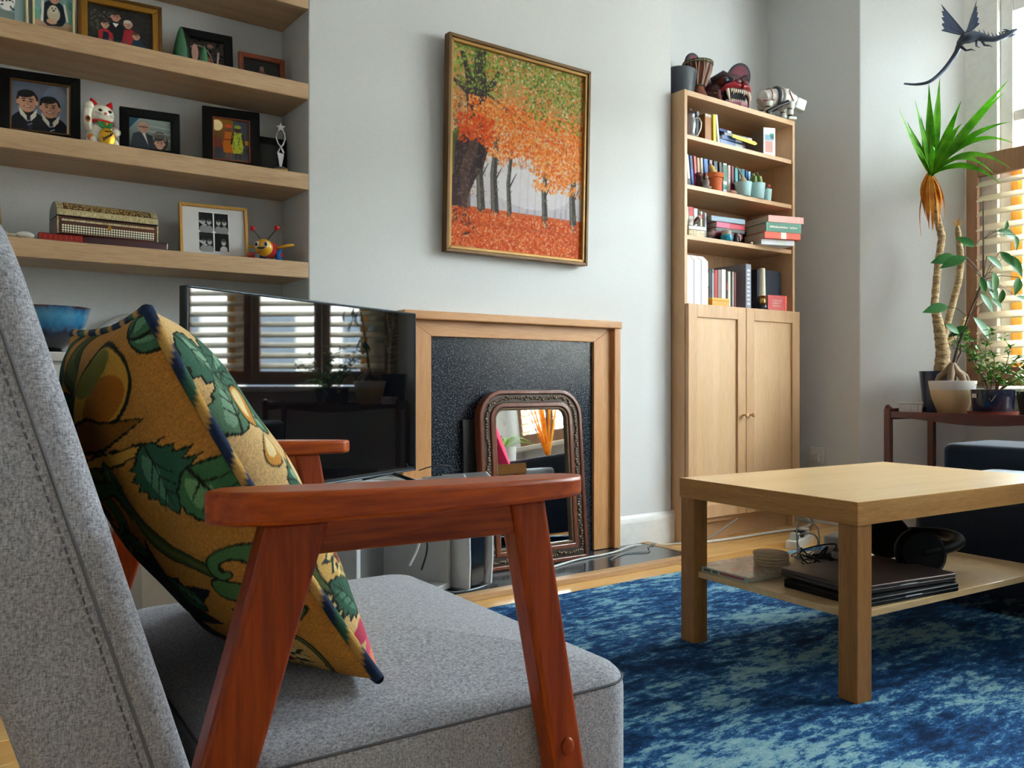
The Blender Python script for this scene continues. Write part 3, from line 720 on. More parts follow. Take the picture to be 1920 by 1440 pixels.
# twin cream frames at the left edge
for x, seed, lab in ((.268, 1, 'narrow cream-edged photo frame of a spotted dog at the left picture edge'), (.385, 2, 'cream-edged photo frame of a child in a navy top cuddling a puppy')):
    cv = Cv(60, 80, '#7fa39a' if seed == 2 else '#8fa7a6'); A = cv.asp
    if seed == 2:
        cv.dabs(2, 40, (0, 1, .4, A), ['#5fb08a', '#3f8a72', '#84b7c2'], .08, .14, .7); cv.rect(0, 1, 0, .42, '#b99a7c')
        cv.ell(.5, .62, .34, .36, '#14202c'); cv.line([(.22, .9), (.2, .42)], .035, '#e9e6dd'); cv.line([(.78, .9), (.86, .5)], .03, '#e9e6dd'); head(cv, .52, 1.08, .17, '#cf9d80', '#2a1d16')
        cv.ell(.5, .62, .17, .2, '#cfc2a6'); cv.ell(.5, .74, .12, .11, '#dcd1b8'); cv.ell(.46, .77, .018, .018, '#14110f'); cv.ell(.55, .77, .018, .018, '#14110f'); cv.ell(.5, .71, .03, .02, '#14110f'); cv.ell(.45, .42, .14, .07, '#d8a98c'); cv.line([(0, .2), (1, .3)], .06, '#a78a6e')
    else:
        cv.rect(.3, .7, 0, 2, '#93a9a6'); cv.ell(.5, .8, .24, .36, '#e7e4df'); cv.ell(.5, 1.05, .17, .16, '#e7e4df'); cv.dabs(4, 22, (.3, .7, .5, 1.2), ['#1b1a1c'], .04, .07)
        cv.ell(.36, 1.0, .07, .12, '#1b1a1c'); cv.ell(.64, 1.0, .07, .12, '#1b1a1c'); cv.ell(.5, .95, .05, .035, '#1b1a1c'); cv.rect(.28, .72, 0, .45, '#76837f')
    pframe(lab, x, 2.77, 1.708, .108, .165, .006, flat('#d9cf9f', .4), cv, -6 if seed == 2 else 8, 6)
# black frame with arch photo, half hidden by the cones
cv = Cv(80, 60, '#1c1716'); cv.dabs(2, 60, (0, 1, 0, .75), ['#2a211d', '#12100f', '#3b2a22'], .05, .1, .7)
P = [(.25+.42*math.cos(a), .05+.52*math.sin(a)) for a in np.linspace(-.2, 2.2, 20)]; cv.line(P, .012, '#b78a7a'); cv.ell(.15, .35, .1, .25, '#c29688'); cv.ell(.45, .2, .16, .1, '#a2583a'); cv.line([(.8, .05), (.84, .45)], .025, '#c7a493'); cv.ell(.6, .6, .1, .06, '#8a6152')
pframe('black photo frame standing behind the green ceramic cones', .830, 2.800, 1.708, .160, .145, .028, BLACK, cv, -6, 7)
cv = Cv(60, 40, '#191517'); cv.ell(.5, .2, .12, .2, '#5c4338'); cv.ell(.5, .42, .06, .08, '#9a7360'); cv.dabs(2, 30, (.2, .8, 0, .3), ['#33282a', '#6e5a50'], .03, .06, .7)
pframe('small red-brown wooden photo frame at the right end of the shelf', 1.015, 2.810, 1.708, .155, .112, .016, REDW, cv, -4, 8)
# four-photo frame
cv = Cv(150, 118, '#dcdcdd'); A = cv.asp
cv.rect(.255, .745, .055, .725, '#eeeeee')
for (cx_, cy_), k in zip(((.375, .555), (.62, .555), (.375, .225), (.62, .225)), range(4)):
    cv.rect(cx_-.112, cx_+.112, cy_-.15, cy_+.15, '#141414')
    for dx in ((-.045, .05) if k < 3 else (.03,)):
        cv.ell(cx_+dx, cy_-.13, .06, .07, '#9c9c9c' if k < 3 else '#cfcfcf'); cv.ell(cx_+dx, cy_+.0, .036, .05, '#c4c4c4'); cv.ell(cx_+dx, cy_+.035, .034, .026, '#3a3a3a'); cv.ell(cx_+dx-.012, cy_+.0, .006, .004, '#222222'); cv.ell(cx_+dx+.014, cy_+.0, .006, .004, '#222222')
    if k in (0, 2): cv.line([(cx_-.1, cy_+.0), (cx_-.05, cy_-.04), (cx_, cy_-.06)], .016, '#bdbdbd')
cv.rect(.2, .8, cv.asp*0, .055, '#dcdcdd'); 
pframe('pale wooden frame with four black-and-white photo-booth pictures on white mount', .845, 2.772, 1.116, .212, .176, .010, ORANGEW, cv, -6, 9)
# frame edge at far left of the lower shelf
cv = Cv(20, 20, '#5a86a8')
pframe('pale wooden frame mostly cut off by the left picture edge', .185, 2.785, 1.116, .15, .17, .012, ORANGEW, cv, 12, 9)

# ------------------------------------------------------------------ lucky cat
WHT = flat('#f1ead8', .22, 0, .5); REDG = flat('#d3161d', .25, 0, .5); GRNG = flat('#157a35', .3); GOLD = flat('#d19a24', .3, .6); BLK = flat('#0c0b0c', .3)
t = thing('lucky_cat', 'white ceramic beckoning cat with red ears and a gold coin', 'figurine', (.505, 2.750, 1.409), 12); t.scale = (1.13, 1.13, 1.1)
g = G(); g.lathe([(.020, 0), (.034, .004), (.038, .02), (.034, .045), (.026, .062), (.018, .07)], n=24, sq=.85); g.ell((-.026, -.012, .014), (.016, .02, .014)); g.ell((.026, -.012, .014), (.016, .02, .014)); g.build('body', WHT, t, smooth=True)
hd = G().ell((0, -.004, .089), (.033, .027, .027), 24, 14).build('head', WHT, t, smooth=True)
for sg in (-1, 1):
    G().tube([(sg*.018, -.004, .108), (sg*.022, -.004, .118), (sg*.026, -.004, .128)], [.011, .008, .0015], 10).build('ear', REDG, hd, smooth=True)
    G().ell((sg*.012, -.0285, .094), (.0055, .0025, .0042)).build('eye', BLK, hd, smooth=True)
G().ell((0, -.0315, .087), (.004, .003, .003)).build('nose', flat('#e0604f', .4), hd, smooth=True)
g = G()
for sg in (-1, 1):
    for k in (-1, 0, 1): g.tube([(sg*.010, -.0305, .083+k*.002), (sg*.024, -.026, .084+k*.005)], .0005, 4)
g.tube([(-.006, -.031, .080), (0, -.0318, .083), (.006, -.031, .080)], .0006, 4); g.build('whiskers', flat('#6b5a4a', .5), hd)
G().tube([(.028*math.cos(a), -.004+.024*math.sin(a), .066) for a in np.linspace(0, 2*math.pi, 25)], .0042, 8).build('collar', REDG, t, smooth=True)
G().prism([(-.02, .064), (-.016, .05), (0, .042), (.016, .05), (.02, .064)], -.0325, -.029, 'Y').build('bib', GRNG, t, bevel=.001)
G().ell((0, -.033, .058), .005, 10, 6).build('bell', GOLD, t, smooth=True)
rp = G().tube([(-.030, -.006, .045), (-.038, -.012, .06), (-.039, -.014, .08), (-.037, -.016, .097)], [.011, .0115, .0105, .011], 12); rp.ell((-.0365, -.018, .103), (.012, .012, .012)); rp = rp.build('raised_paw', WHT, t, smooth=True)
G().ell((-.041, -.024, .066), (.007, .003, .0085)).build('spot', flat('#c9671c', .3), rp, smooth=True)
G().ell((-.041, -.026, .066), (.0042, .003, .0052)).build('spot', BLK, rp, smooth=True)
lp = G().tube([(.03, -.006, .05), (.033, -.02, .045), (.026, -.032, .04)], [.011, .011, .010], 12); lp.ell((.024, -.034, .04), (.0105, .010, .010)); lp.build('lower_paw', WHT, t, smooth=True)
cn = G().ell((.002, -.037, .022), (.021, .005, .026), 24, 12).build('coin', GOLD, t, smooth=True)
g = G(); 
for k in range(5): g.tube([(-.008+k*.004, -.0425, .010+k*.004), (-.010+k*.006, -.0425, .020+k*.004)], .0013, 5)
g.tube([(-.010, -.0425, .016), (.012, -.0425, .032)], .0012, 5).tube([(-.006, -.0425, .036), (.010, -.0425, .038)], .0013, 5); g.build('coin_marks', BLK, cn)
G().ell((-.034, -.024, .018), (.008, .003, .009)).build('spot', flat('#c9671c', .3), t, smooth=True)
# ------------------------------------------------------------------ star trophy
SILV = flat('#c9c9cf', .12, 1.)
t = thing('star_trophy', 'silver star trophy with a twisted loop stem at the shelf end', 'trophy', (1.045, 2.725, 1.409), -20)
G().slab(.022, .018, 0, .012, .003, .002).build('base', flat('#b8935a', .35, .3), t, smooth=True)
G().lathe([(.02, .012), (.02, .016), (.012, .019)], n=20).build('plinth', flat('#3a3230', .3), t, smooth=True)
G().hexa([(-.003, -.003, .018), (.003, -.003, .018), (.003, .003, .018), (-.003, .003, .018)], [(-.011, -.004, .068), (.011, -.006, .062), (.011, .006, .062), (-.011, .004, .068)]).build('wedge', flat('#dfe0e2', .2, .6), t, bevel=.001)
for sg in (-1, 1):
    G().tube([(sg*-.010, 0, .066), (sg*-.003, sg*.003, .082), (sg*.008, sg*.004, .096), (sg*.0145, 0, .115), (sg*.013, 0, .130), (sg*.004, 0, .142)], [.004, .0035, .003, .003, .0025, .002], 8).build('ribbon', SILV, t, smooth=True)
st_ = [((.018 if k % 2 == 0 else .0075)*math.sin(k*math.pi/5), .150+(.018 if k % 2 == 0 else .0075)*math.cos(k*math.pi/5)) for k in range(10)]
G().prism(st_, -.003, .003, 'Y').build('star', flat('#e3e3e6', .15, .8), t, bevel=.0008)
# ------------------------------------------------------------------ green cones
for x, y, h_, lab in ((.735, 2.755, .118, 'larger green glazed ceramic tree cone beside the gilt frame'), (.800, 2.735, .068, 'small green glazed ceramic tree cone in front of the black frame')):
    t = thing('ceramic_tree', lab, 'ornament', (x, y, 1.708), 0, 'green ceramic trees')
    g = G(); n = 20; vs_ = []; prof = [(1., 0), (1.02, .08), (.92, .3), (.72, .55), (.45, .8), (.2, .95), (.05, 1.0)]
    for r_, z in prof:
        for k in range(n): rr = h_*.21*r_*(1+.06*(k % 2)); vs_.append((rr*math.cos(2*math.pi*k/n), rr*math.sin(2*math.pi*k/n), z*h_))
    fs = [(i*n+k, i*n+(k+1) % n, (i+1)*n+(k+1) % n, (i+1)*n+k) for i in range(len(prof)-1) for k in range(n)]+[tuple(range(n))[::-1], tuple(len(prof)*n-n+k for k in range(n))]
    g.add(vs_, fs).build('cone', flat('#1f5c3a' if h_ > .1 else '#3f7a52', .18, 0, .6), t, smooth=True, ang=80)
    G().lathe([(h_*.15, -.0), (h_*.16, .003), (h_*.14, .004)], n=16).build('foot', flat('#16402a', .3), t, smooth=True)
# ------------------------------------------------------------------ inlaid chest on a lacquer box
t = thing('lacquer_box', 'flat dark red lacquer box with a bright red patterned end under the chest', 'box', (.51, 2.735, 1.116), -2)
G().slab(.172, .045, 0, .022, .006, .003).build('lid', flat('#3d0a12', .2, 0, .5), t, smooth=True)
pn = G().box(-.170, -.062, -.0462, -.044, .003, .0195).build('patterned_label', flat('#c8301c', .35), t)
g = G()
for k in range(8):
    for j in range(2): g.box(-.167+k*.0132, -.157+k*.0132, -.0466, -.0461, .005+j*.0072, .010+j*.0072)
g.build('pattern', flat('#7d1610', .4), pn)
t = thing('inlaid_chest', 'small domed wooden chest with mother-of-pearl inlay on the lacquer box', 'chest', (.515, 2.745, 1.138), 2)
L = .136; D = .058
MOP, _t, _b = base('pearl_inlay', .3, 0, .4)
_n = noise(_t, coords(_t, (6, 1, 1)), 90, 2, .6); _t.link(ramp(_t, _n, [(.35, '#8f7f55'), (.5, '#b7a677'), (.65, '#d6cba4')]), _b.inputs['Base Color'])
MOSA, _t, _b = base('mosaic_inlay', .35, 0, .4)
_vo = _t.new('ShaderNodeTexVoronoi'); _vo.inputs['Scale'].default_value = 190; _t.link(coords(_t), _vo.inputs['Vector']); _t.link(ramp(_t, _vo.outputs['Distance'], [(.2, '#e3cfa0'), (.42, '#a9843f'), (.6, '#4a3218')]), _b.inputs['Base Color'])
DKW = wood('chest_walnut', '#3a170b', '#55230f', '#6b3216', 'X', .3, 2.)
G().box(-L, L, -D, D, 0, .048).build('body', DKW, t, bevel=.0015)
arc = [(D*math.cos(a), .050+.046*math.sin(a)) for a in np.linspace(0, math.pi, 17)]
G().prism(arc, -L, L, 'X').build('lid', flat('#2a1c10', .35), t, smooth=True, bevel=.001)
for a0, a1, x0, x1, m, nm in ((.05, .45, -L, L, MOP, 'pearl_band'), (.5, 2.6, -L+.022, L-.022, MOSA, 'mosaic_panel'), (.5, 2.6, -L, -L+.018, MOP, 'pearl_band'), (.5, 2.6, L-.018, L, MOP, 'pearl_band')):
    pr = [(D*1.012*math.cos(a), .050+.0468*math.sin(a)) for a in np.linspace(math.pi+a0, math.pi+a1, 2)][:0]
    aa = np.linspace(math.pi-a0, math.pi-a1, 12)
    outer = [(D*1.02*math.cos(a), .050+.0472*math.sin(a)) for a in aa]; inn = [(D*.99*math.cos(a), .050+.0455*math.sin(a)) for a in aa[::-1]]
    G().prism(outer+inn, x0, x1, 'X').build(nm, m, t)
# front inlay strips
G().box(-L+.012, L-.012, -D-.0008, -D, .036, .0415).build('pearl_strip', MOP, t)
CH2, _t, _b = base('lattice_inlay', .35, 0, .3)
_w1 = _t.new('ShaderNodeTexChecker'); _w1.inputs['Scale'].default_value = 210; _t.link(coords(_t, (1, 1, 1), (0, R(45), 0)), _w1.inputs['Vector']); _w1.inputs['Color1'].default_value = lin4('#efe6c8'); _w1.inputs['Color2'].default_value = lin4('#2e2416'); _t.link(_w1.outputs['Color'], _b.inputs['Base Color'])
G().box(-L+.012, L-.012, -D-.0008, -D, .004, .026).build('lattice_strip', CH2, t)
for sg in (-1, 1): G().box(sg*L-(.004 if sg > 0 else 0), sg*L+(.004 if sg < 0 else 0), -D-.001, -D, 0, .048).build('corner_strip', MOP, t)
G().prism([(-.004, .020), (.004, .020), (.005, .030), (0, .036), (-.005, .030)], -D-.003, -D, 'Y').build('lock_plate', GILT, t)
for x, y, s_, c, lab in ((.245, 2.70, .017, '#bdb29a', 'speckled beige pebble by the cut-off frame'), (.275, 2.705, .012, '#cfc6b2', 'tiny pale pebble between two larger pebbles'), (.305, 2.70, .018, '#d9d7d0', 'smooth white pebble beside the red lacquer box')):
    g = G(); g.ell((x, y, 1.116+s_*.55), (s_*1.25, s_*.9, s_*.55), 14, 9); tag(g.build('pebble', flat(c, .5), smooth=True), lab, 'pebble', 'pebbles on the lower alcove shelf')
# ------------------------------------------------------------------ pull-along bee
YEL = flat('#dfa41e', .3, 0, .4); BLU = flat('#1560a8', .25, 0, .5)
t = thing('toy_bee', 'yellow and red wooden pull-along bee with antennae', 'toy', (1.012, 2.735, 1.116), -40); t.scale = (1.12, 1.12, 1.12)
G().tube([(0, -.045, .030), (0, -.02, .033), (0, .02, .034), (0, .05, .028)], [.022, .025, .024, .012], 16).build('body', flat('#a8141c', .3, 0, .4), t, smooth=True)
hd = G().ell((0, -.05, .033), (.026, .022, .025), 20, 12).build('head', YEL, t, smooth=True)
for sg in (-1, 1):
    e_ = G().ell((sg*.013, -.067, .039), (.0075, .005, .0095)).build('eye', flat('#f0ead8', .3), hd, smooth=True); G().ell((sg*.014, -.0715, .039), (.004, .0025, .0055)).build('pupil', BLK, e_, smooth=True)
    G().tube([(sg*.008, -.045, .054), (sg*.022, -.043, .072), (sg*.034, -.042, .085)], .0014, 6).build('antenna', flat('#3a2a22', .4), hd, smooth=True)
    G().ell((sg*.036, -.042, .090), .0075, 12, 8).build('antenna_ball', REDG, hd, smooth=True)
    wg = G(T(sg*.046, -.002, .042, 0, sg*-14, sg*18)); wg.lathe([(.001, -.004), (.026, -.003), (.028, 0), (.026, .003), (.001, .004)], n=22, sq=.72); wg.build('wing', YEL, t, smooth=True)
    wh = G(T(sg*.024, .012, .020, 0, 90, 0)); wh.lathe([(.004, -.007), (.017, -.006), (.020, 0), (.017, .006), (.004, .007)], n=22); wh = wh.build('wheel', BLU, t, smooth=True)
    G(T(sg*.032, .012, .020, 0, 90, 0)).lathe([(.007, -.0015), (.006, .002), (.001, .003)], n=14).build('hub', REDG, wh, smooth=True)
G().prism([(-.012, .031), (.012, .031), (.006, .025), (-.006, .025)], -.074, -.068, 'Y').build('mouth', BLK, hd)
G().tube([(0, -.07, .02), (-.03, -.085, .004), (-.07, -.08, .002), (-.09, -.06, .002)], .0014, 6).build('pull_cord', flat('#9a3a22', .7), t, smooth=True)
G().ell((-.045, -.03, .012), (.010, .010, .012)).build('pull_bead', REDG, t, smooth=True)

# ================================================================== alcove cabinet and blue bowl
t = thing('alcove_cabinet', 'low white cabinet under the blue bowl, mostly hidden behind the armchair', 'cabinet', (.16, 2.72, 0))
G().box(-.55, .42, -.16, .19, .06, .775).build('body', TRIMW, t, bevel=.003); G().box(-.56, .43, -.175, .192, .775, .80).build('top', TRIMW, t, bevel=.003)
for k in range(2):
    d_ = G().box(-.545+k*.485, -.07+k*.485, -.178, -.161, .08, .765).build('door', TRIMW, t, bevel=.002); G().ell((-.09+k*.05, -.188, .45), .012, 12, 8).build('knob', SILV, d_, smooth=True)
BOWL, _t, _b = base('blue_glaze', .12, 0, .6)
_n = noise(_t, coords(_t, (1, 1, .5)), 40, 6, .7, .5); _sx = _t.new('ShaderNodeSeparateXYZ'); _tc = _t.new('ShaderNodeTexCoord'); _t.link(_tc.outputs['Object'], _sx.inputs[0])
_ad = _t.new('ShaderNodeMath', operation='MULTIPLY_ADD'); _t.link(_n, _ad.inputs[0]); _ad.inputs[1].default_value = .05; _t.link(_sx.outputs['Z'], _ad.inputs[2])
_mr = _t.new('ShaderNodeMapRange'); _mr.inputs['From Min'].default_value = .02; _mr.inputs['From Max'].default_value = .16; _t.link(_ad.outputs[0], _mr.inputs['Value'])
_t.link(ramp(_t, _mr.outputs[0], [(.30, '#140d10'), (.46, '#1c2d4a'), (.60, '#1f6f9e'), (.8, '#3d8fb8'), (.93, '#2d5c86'), (.98, '#4a1f18')]), _b.inputs['Base Color'])
bo = G(); bo.lathe([(.04, 0), (.045, .006), (.04, .012), (.07, .035), (.098, .075), (.112, .125), (.116, .131), (.109, .128), (.09, .075), (.06, .04), (.01, .03)], n=40)
o = bo.build('glazed_bowl', BOWL, smooth=True); o.location = (.363, 2.745, .80); tag(o, 'blue glazed pottery bowl with a dark brown rim behind the armchair', 'bowl')
g = G(); P = [(.47+.19*q, 2.89, .83+.10*math.sin(math.pi*.62*q)) for q in np.linspace(0, 1, 14)]; tag(g.tube(P+[(.80, 2.89, .90), (1.0, 2.89, .80)], .006, 8).build('wall_cable', flat('#b9b5ae', .5), smooth=True), 'pale grey cable arching on the wall behind the television', 'cable')

# ================================================================== bookcase
BK = wood('bookcase_oak', '#bf9468', '#cfa478', '#dab48c', 'Z', .42, 1.2, 0, 5., .08)
BKX = wood('bookcase_oak_shelf', '#bf9468', '#cfa478', '#dab48c', 'X', .42, 1.2, 0, 5., .08)
BKP = wood('bookcase_oak_panel', '#c79d70', '#d6ae82', '#dfbb93', 'Z', .42, .9, 0, 4., .08)
bk = thing('bookcase', 'tall pale oak bookcase with open shelves above two cupboard doors', 'bookcase', (2.852, 2.606, 0))
W_, DP = .80, .28
for a in (0, W_-.018): G().box(a, a+.018, 0, DP, 0, 2.02).build('side_panel', BK, bk, bevel=.001)
G().box(.018, W_-.018, 0, DP, 1.996, 2.02).build('top_panel', BKX, bk, bevel=.001)
G().box(.018, W_-.018, DP-.006, DP-.001, .08, 2.0).build('back_panel', BK, bk)
SHZ = dict(a=1.825, b=1.602, c=1.377, d=1.065)
for k, z in SHZ.items(): G().box(.018, W_-.018, .006, DP-.006, z-.020, z).build('shelf', BKX, bk, bevel=.001)
for z in (.78, .42): G().box(.018, W_-.018, .03, DP-.006, z-.018, z).build('shelf', BKX, bk)
G().box(.018, W_-.018, .004, DP-.006, .08, .10).build('base_shelf', BKX, bk); G().box(.018, W_-.018, .03, .046, 0, .08).build('kick_plate', BKX, bk)
for k in range(2):
    x0, x1 = (.004, .398) if k == 0 else (.402, .812)
    z0, z1 = .105, 1.068; fr = .058
    d_ = G().box(x0, x0+fr, -.020, -.001, z0, z1).box(x1-fr, x1, -.020, -.001, z0, z1).box(x0+fr, x1-fr, -.020, -.001, z0, z0+fr).box(x0+fr, x1-fr, -.020, -.001, z1-fr, z1).build('door', BK, bk, bevel=.0015)
    G().box(x0+fr, x1-fr, -.010, -.004, z0+fr, z1-fr).build('door_panel', BKP, d_)
    xk = x1-.022 if k == 0 else x0+.024
    g = G(T(xk, -.020, .565, 90)); g.lathe([(.004, 0), (.0045, .012), (.010, .018), (.0115, .024), (.008, .029), (.001, .030)], n=16); g.build('knob', BK, d_, smooth=True)
PAGE = flat('#c9bfae', .9)
ORD = ['first', 'second', 'third', 'fourth', 'fifth', 'sixth', 'seventh', 'eighth', 'ninth', 'tenth', 'eleventh', 'twelfth', 'thirteenth', 'fourteenth', 'fifteenth', 'sixteenth', 'seventeenth', 'eighteenth', 'nineteenth', 'twentieth', 'twenty-first', 'twenty-second']
def book(label, x, y, z, th, h_, dp, col, tilt=0., group=None, bands=(), rough=.45, flatlie=False, rz=0, name='book'):
    """upright book: spine faces -Y, thickness along x; flatlie: lies on its side, spine (-Y) horizontal of length h_"""
    t = thing(name, label, 'book', (x, y, z), rz, group)
    m = flat(col, rough)
    if flatlie: M = Matrix.Translation((0, 0, th)) @ Matrix.Rotation(R(90), 4, 'Y')      # local x -> -z, z -> x
    else: M = Matrix.Rotation(R(tilt), 4, 'Y')
    c = .0022
    cov = G(M).box(0, c, 0, dp, 0, h_).box(th-c, th, 0, dp, 0, h_).box(c, th-c, 0, c, 0, h_).build('cover', m, t, bevel=.0006, seg=1)
    G(M).box(c+.0001, th-c-.0001, c+.0001, dp-.003, .003, h_-.003).build('pages', PAGE, t)
    for (a, b, cc) in bands:
        G(M).box(.0008 if b-a > .12 else .002, th-(.0008 if b-a > .12 else .002), -.0004, .0002, h_*a, h_*b).build('spine_band', flat(cc, .5), cov)
    return t
BX = 2.852
# shelf a -----------------------------------------------------------
GA = 'upright books on the top bookcase shelf'
z = SHZ['a']
book('thin pink and white book at the left end of the top shelf', 2.886, 2.640, z, .014, .165, .15, '#e9b7bd', 0, GA, [(.9, 1., '#d8404c'), (.0, .82, '#f0dfe0')])
book('black hardback behind the pewter jug on the top shelf', 2.938, 2.700, z, .030, .152, .14, '#1a1d20', 0, GA)
book('grey-spined book between the pewter jug and the orange book', 3.000, 2.670, z, .016, .142, .15, '#98a3b3', 2, GA)
book('orange-fronted book leaning on the yellow spine', 3.026, 2.640, z, .046, .128, .16, '#a8680f', 0, GA, [(.9, 1., '#c8b9a8')])
book('slim bright yellow book on the top bookcase shelf', 3.076, 2.632, z, .018, .130, .16, '#f0d818', -2, GA)
book('thin white book leaning beside the yellow one', 3.112, 2.636, z, .014, .135, .16, '#e8ecec', -8, GA)
book('thin beige book leaning behind the white one', 3.098, 2.642, z, .010, .136, .16, '#b8ab98', -6, GA)
# pewter jug
PEW = flat('#9a9a9a', .3, .9)
t = thing('pewter_jug', 'small pewter jug with a curved handle on the top shelf', 'jug', (2.943, 2.652, z))
G().lathe([(.020, 0), (.026, .004), (.022, .012), (.020, .03), (.026, .055), (.024, .08), (.018, .098), (.021, .108), (.018, .106), (.014, .095)], n=24).build('body', PEW, t, smooth=True)
G().tube([(.022, -.004, .095), (.042, -.012, .098), (.054, -.014, .078), (.050, -.014, .05), (.036, -.01, .022), (.022, -.004, .012)], [.004, .0045, .0045, .0045, .004, .003], 10).build('handle', flat('#b9b5ae', .3, .8), t, smooth=True)
G().lathe([(.021, .107), (.018, .114), (.008, .120), (.004, .128), (.006, .133), (.001, .137)], n=20).build('lid', PEW, t, smooth=True)
# lying stack
GL = 'books lying flat on the top bookcase shelf'
zz = z
for lab, x, L_, th, dp, c, rz in (('dark navy book at the bottom of the flat stack', 3.160, .235, .018, .15, '#14212e', -2), ('white-edged blue book second up in the flat stack', 3.155, .19, .020, .15, '#7f93b8', 3), ('slate blue book third up in the flat stack', 3.165, .15, .020, .14, '#39568a', -4), ('grey pamphlet with a pink end on the flat stack', 3.185, .19, .014, .13, '#8a8d92', -3), ('navy notebook on top of the flat stack', 3.150, .10, .014, .13, '#1f3a78', 4)):
    book(lab, x, 2.66, zz, th, L_, dp, c, 0, GL, flatlie=True, rz=rz, bands=[(.62, .9, '#cfd4d6')] if 'pamphlet' not in lab else [(.85, 1., '#d6a6a8')]); zz += th+.0006

tag(G(T(3.30, 2.646, z, 0, 4, -4)).prism([(-.085, 0.044), (.070, .040), (.085, .050), (.070, .058), (-.085, .060)], -.012, -.008, 'Y').build('paper_flag', flat('#ecd91a', .5)), 'bright yellow pointed paper flag on the flat book stack', 'paper')
t = thing('paperback_block', 'thick white-spined paperback with a pastel cover at the right shelf end', 'book', (3.455, 2.645, z), -22)
G().box(.0, .062, .003, .170, .002, .138).build('pages', flat('#8f877c', .9), t); G().box(.062, .064, 0, .172, 0, .140).box(0, .064, -.0015, .002, 0, .140).build('cover', flat('#ece9e6', .4), t)
for a, b, c, d_, cc in ((.010, .050, .020, .075, '#e0a89a'), (.008, .054, .078, .105, '#8fb3c9'), (.036, .056, .086, .112, '#47b59a')): G().box(a, b, -.0021, -.0016, c, d_).build('spine_print', flat(cc, .5), t)
# shelf b -----------------------------------------------------------
z = SHZ['b']
row = [('white', '#dfe3e2', .016, .150, ((.0, .3, '#3d5a58'),)), ('red and mustard', '#d0202a', .020, .160, ((.86, 1., '#e3b0b0'), (.2, .50, '#9a8a14'), (0, .2, '#c9c4b4'))), ('pale grey', '#ccd0cf', .014, .155, ((.7, .9, '#a9a79c'),)), ('cream', '#d9cfc6', .016, .152, ((.05, .3, '#33363a'),)), ('blue', '#2f62a8', .016, .150, ((.6, .95, '#20405c'),)), ('pink', '#c8466e', .015, .152, ((.6, .98, '#d0604a'),)), ('tan', '#c6a878', .015, .148, ()), ('ivory', '#d9d3bf', .014, .150, ()), ('bright blue', '#1766b4', .026, .150, ((.1, .3, '#cfe3f0'),)), ('dusty mauve', '#8f7f80', .020, .150, ((.3, .5, '#6a6468'),)), ('black', '#12131c', .026, .150, ()), ('dark brown', '#3a302e', .018, .150, ((.42, .6, '#c79a2c'), (.1, .3, '#c8202e'))), ('white and green', '#e2eae6', .026, .150, ((.45, .95, '#4d8468'), (.2, .35, '#69a890'))), ('off-white', '#dfd9d3', .016, .145, ((.55, .95, '#d9b9b0'),)), ('crimson', '#7d1128', .018, .145, ((.05, .3, '#d8405a'),)), ('teal', '#3f9a98', .022, .142, ((.1, .35, '#a9cfd9'),)), ('grey-brown', '#6e625e', .012, .142, ()), ('sky blue', '#5fb4de', .022, .142, ((.7, 1., '#1f6f86'),)), ('deep blue', '#15508a', .012, .140, ()), ('light blue', '#8fb9dc', .018, .138, ()), ('dark green', '#2d3a26', .018, .132, ((.0, .3, '#c3b6ae'),))]
x = 2.880
for i, (cn, c, th, h_, bd) in enumerate(row):
    book('%s-spined paperback, %s from the left in the plant shelf row' % (cn, ORD[i]), x+.022*max(0, 1-i/13)*0, 2.672, z, th, h_*1.03, .14, c, -9+8.5*min(1, i/12) if i else -8, 'paperbacks on the plant shelf', bd); x += th*1.32+.0022
TERR = flat('#c8612c', .75); TEALP = flat('#a9cfd0', .35, 0, .3); SOIL = flat('#2b211a', .95)
t = thing('terracotta_pot', 'small terracotta flowerpot holding a dried seed head on the bookcase', 'plant pot', (3.088, 2.642, z))
G().lathe([(.030, 0), (.031, .002), (.040, .058), (.046, .059), (.047, .080), (.043, .081), (.040, .062), (.030, .058)], n=28).build('pot', TERR, t, smooth=True)
G().tube([(.0, 0, .055), (-.006, 0, .085), (-.014, 0, .108), (-.026, 0, .118)], [.008, .011, .013, .008], 10).build('seed_head', flat('#d0ad62', .8), t, smooth=True)
G().tube([(.008, 0, .055), (.010, 0, .08), (.004, 0, .10)], [.007, .011, .009], 10).build('seed_head', flat('#d9bd7c', .8), t, smooth=True)
t = thing('statuette', 'tiny grey seated statuette beside the terracotta pot', 'figurine', (3.022, 2.628, z))
G().lathe([(.022, 0), (.023, .008), (.018, .012), (.012, .016), (.014, .03), (.011, .042), (.005, .046)], n=18).build('body', flat('#8f8a84', .7), t, smooth=True); G().ell((0, 0, .052), (.008, .008, .010)).build('head', flat('#9b958c', .7), t, smooth=True)
G().tube([(0, 0, .058), (0, 0, .066), (0, 0, .074)], [.005, .003, .001], 8).build('headdress', flat('#8f8a84', .7), t, smooth=True)
t = thing('wooden_bust', 'dark red wooden carving behind the grey statuette', 'figurine', (3.018, 2.668, z))
G().lathe([(.018, 0), (.020, .01), (.016, .05), (.018, .062)], n=16).build('body', flat('#3a1512', .5), t, smooth=True); G().ell((0, 0, .070), (.024, .016, .014)).build('head', flat('#5a1f1c', .5), t, smooth=True)
tag(G().ell((3.205, 2.628, z+.009), (.026, .014, .010), 16, 8).build('shell', flat('#a4685a', .5), smooth=True), 'small brownish shell lying at the shelf front between pots', 'shell')
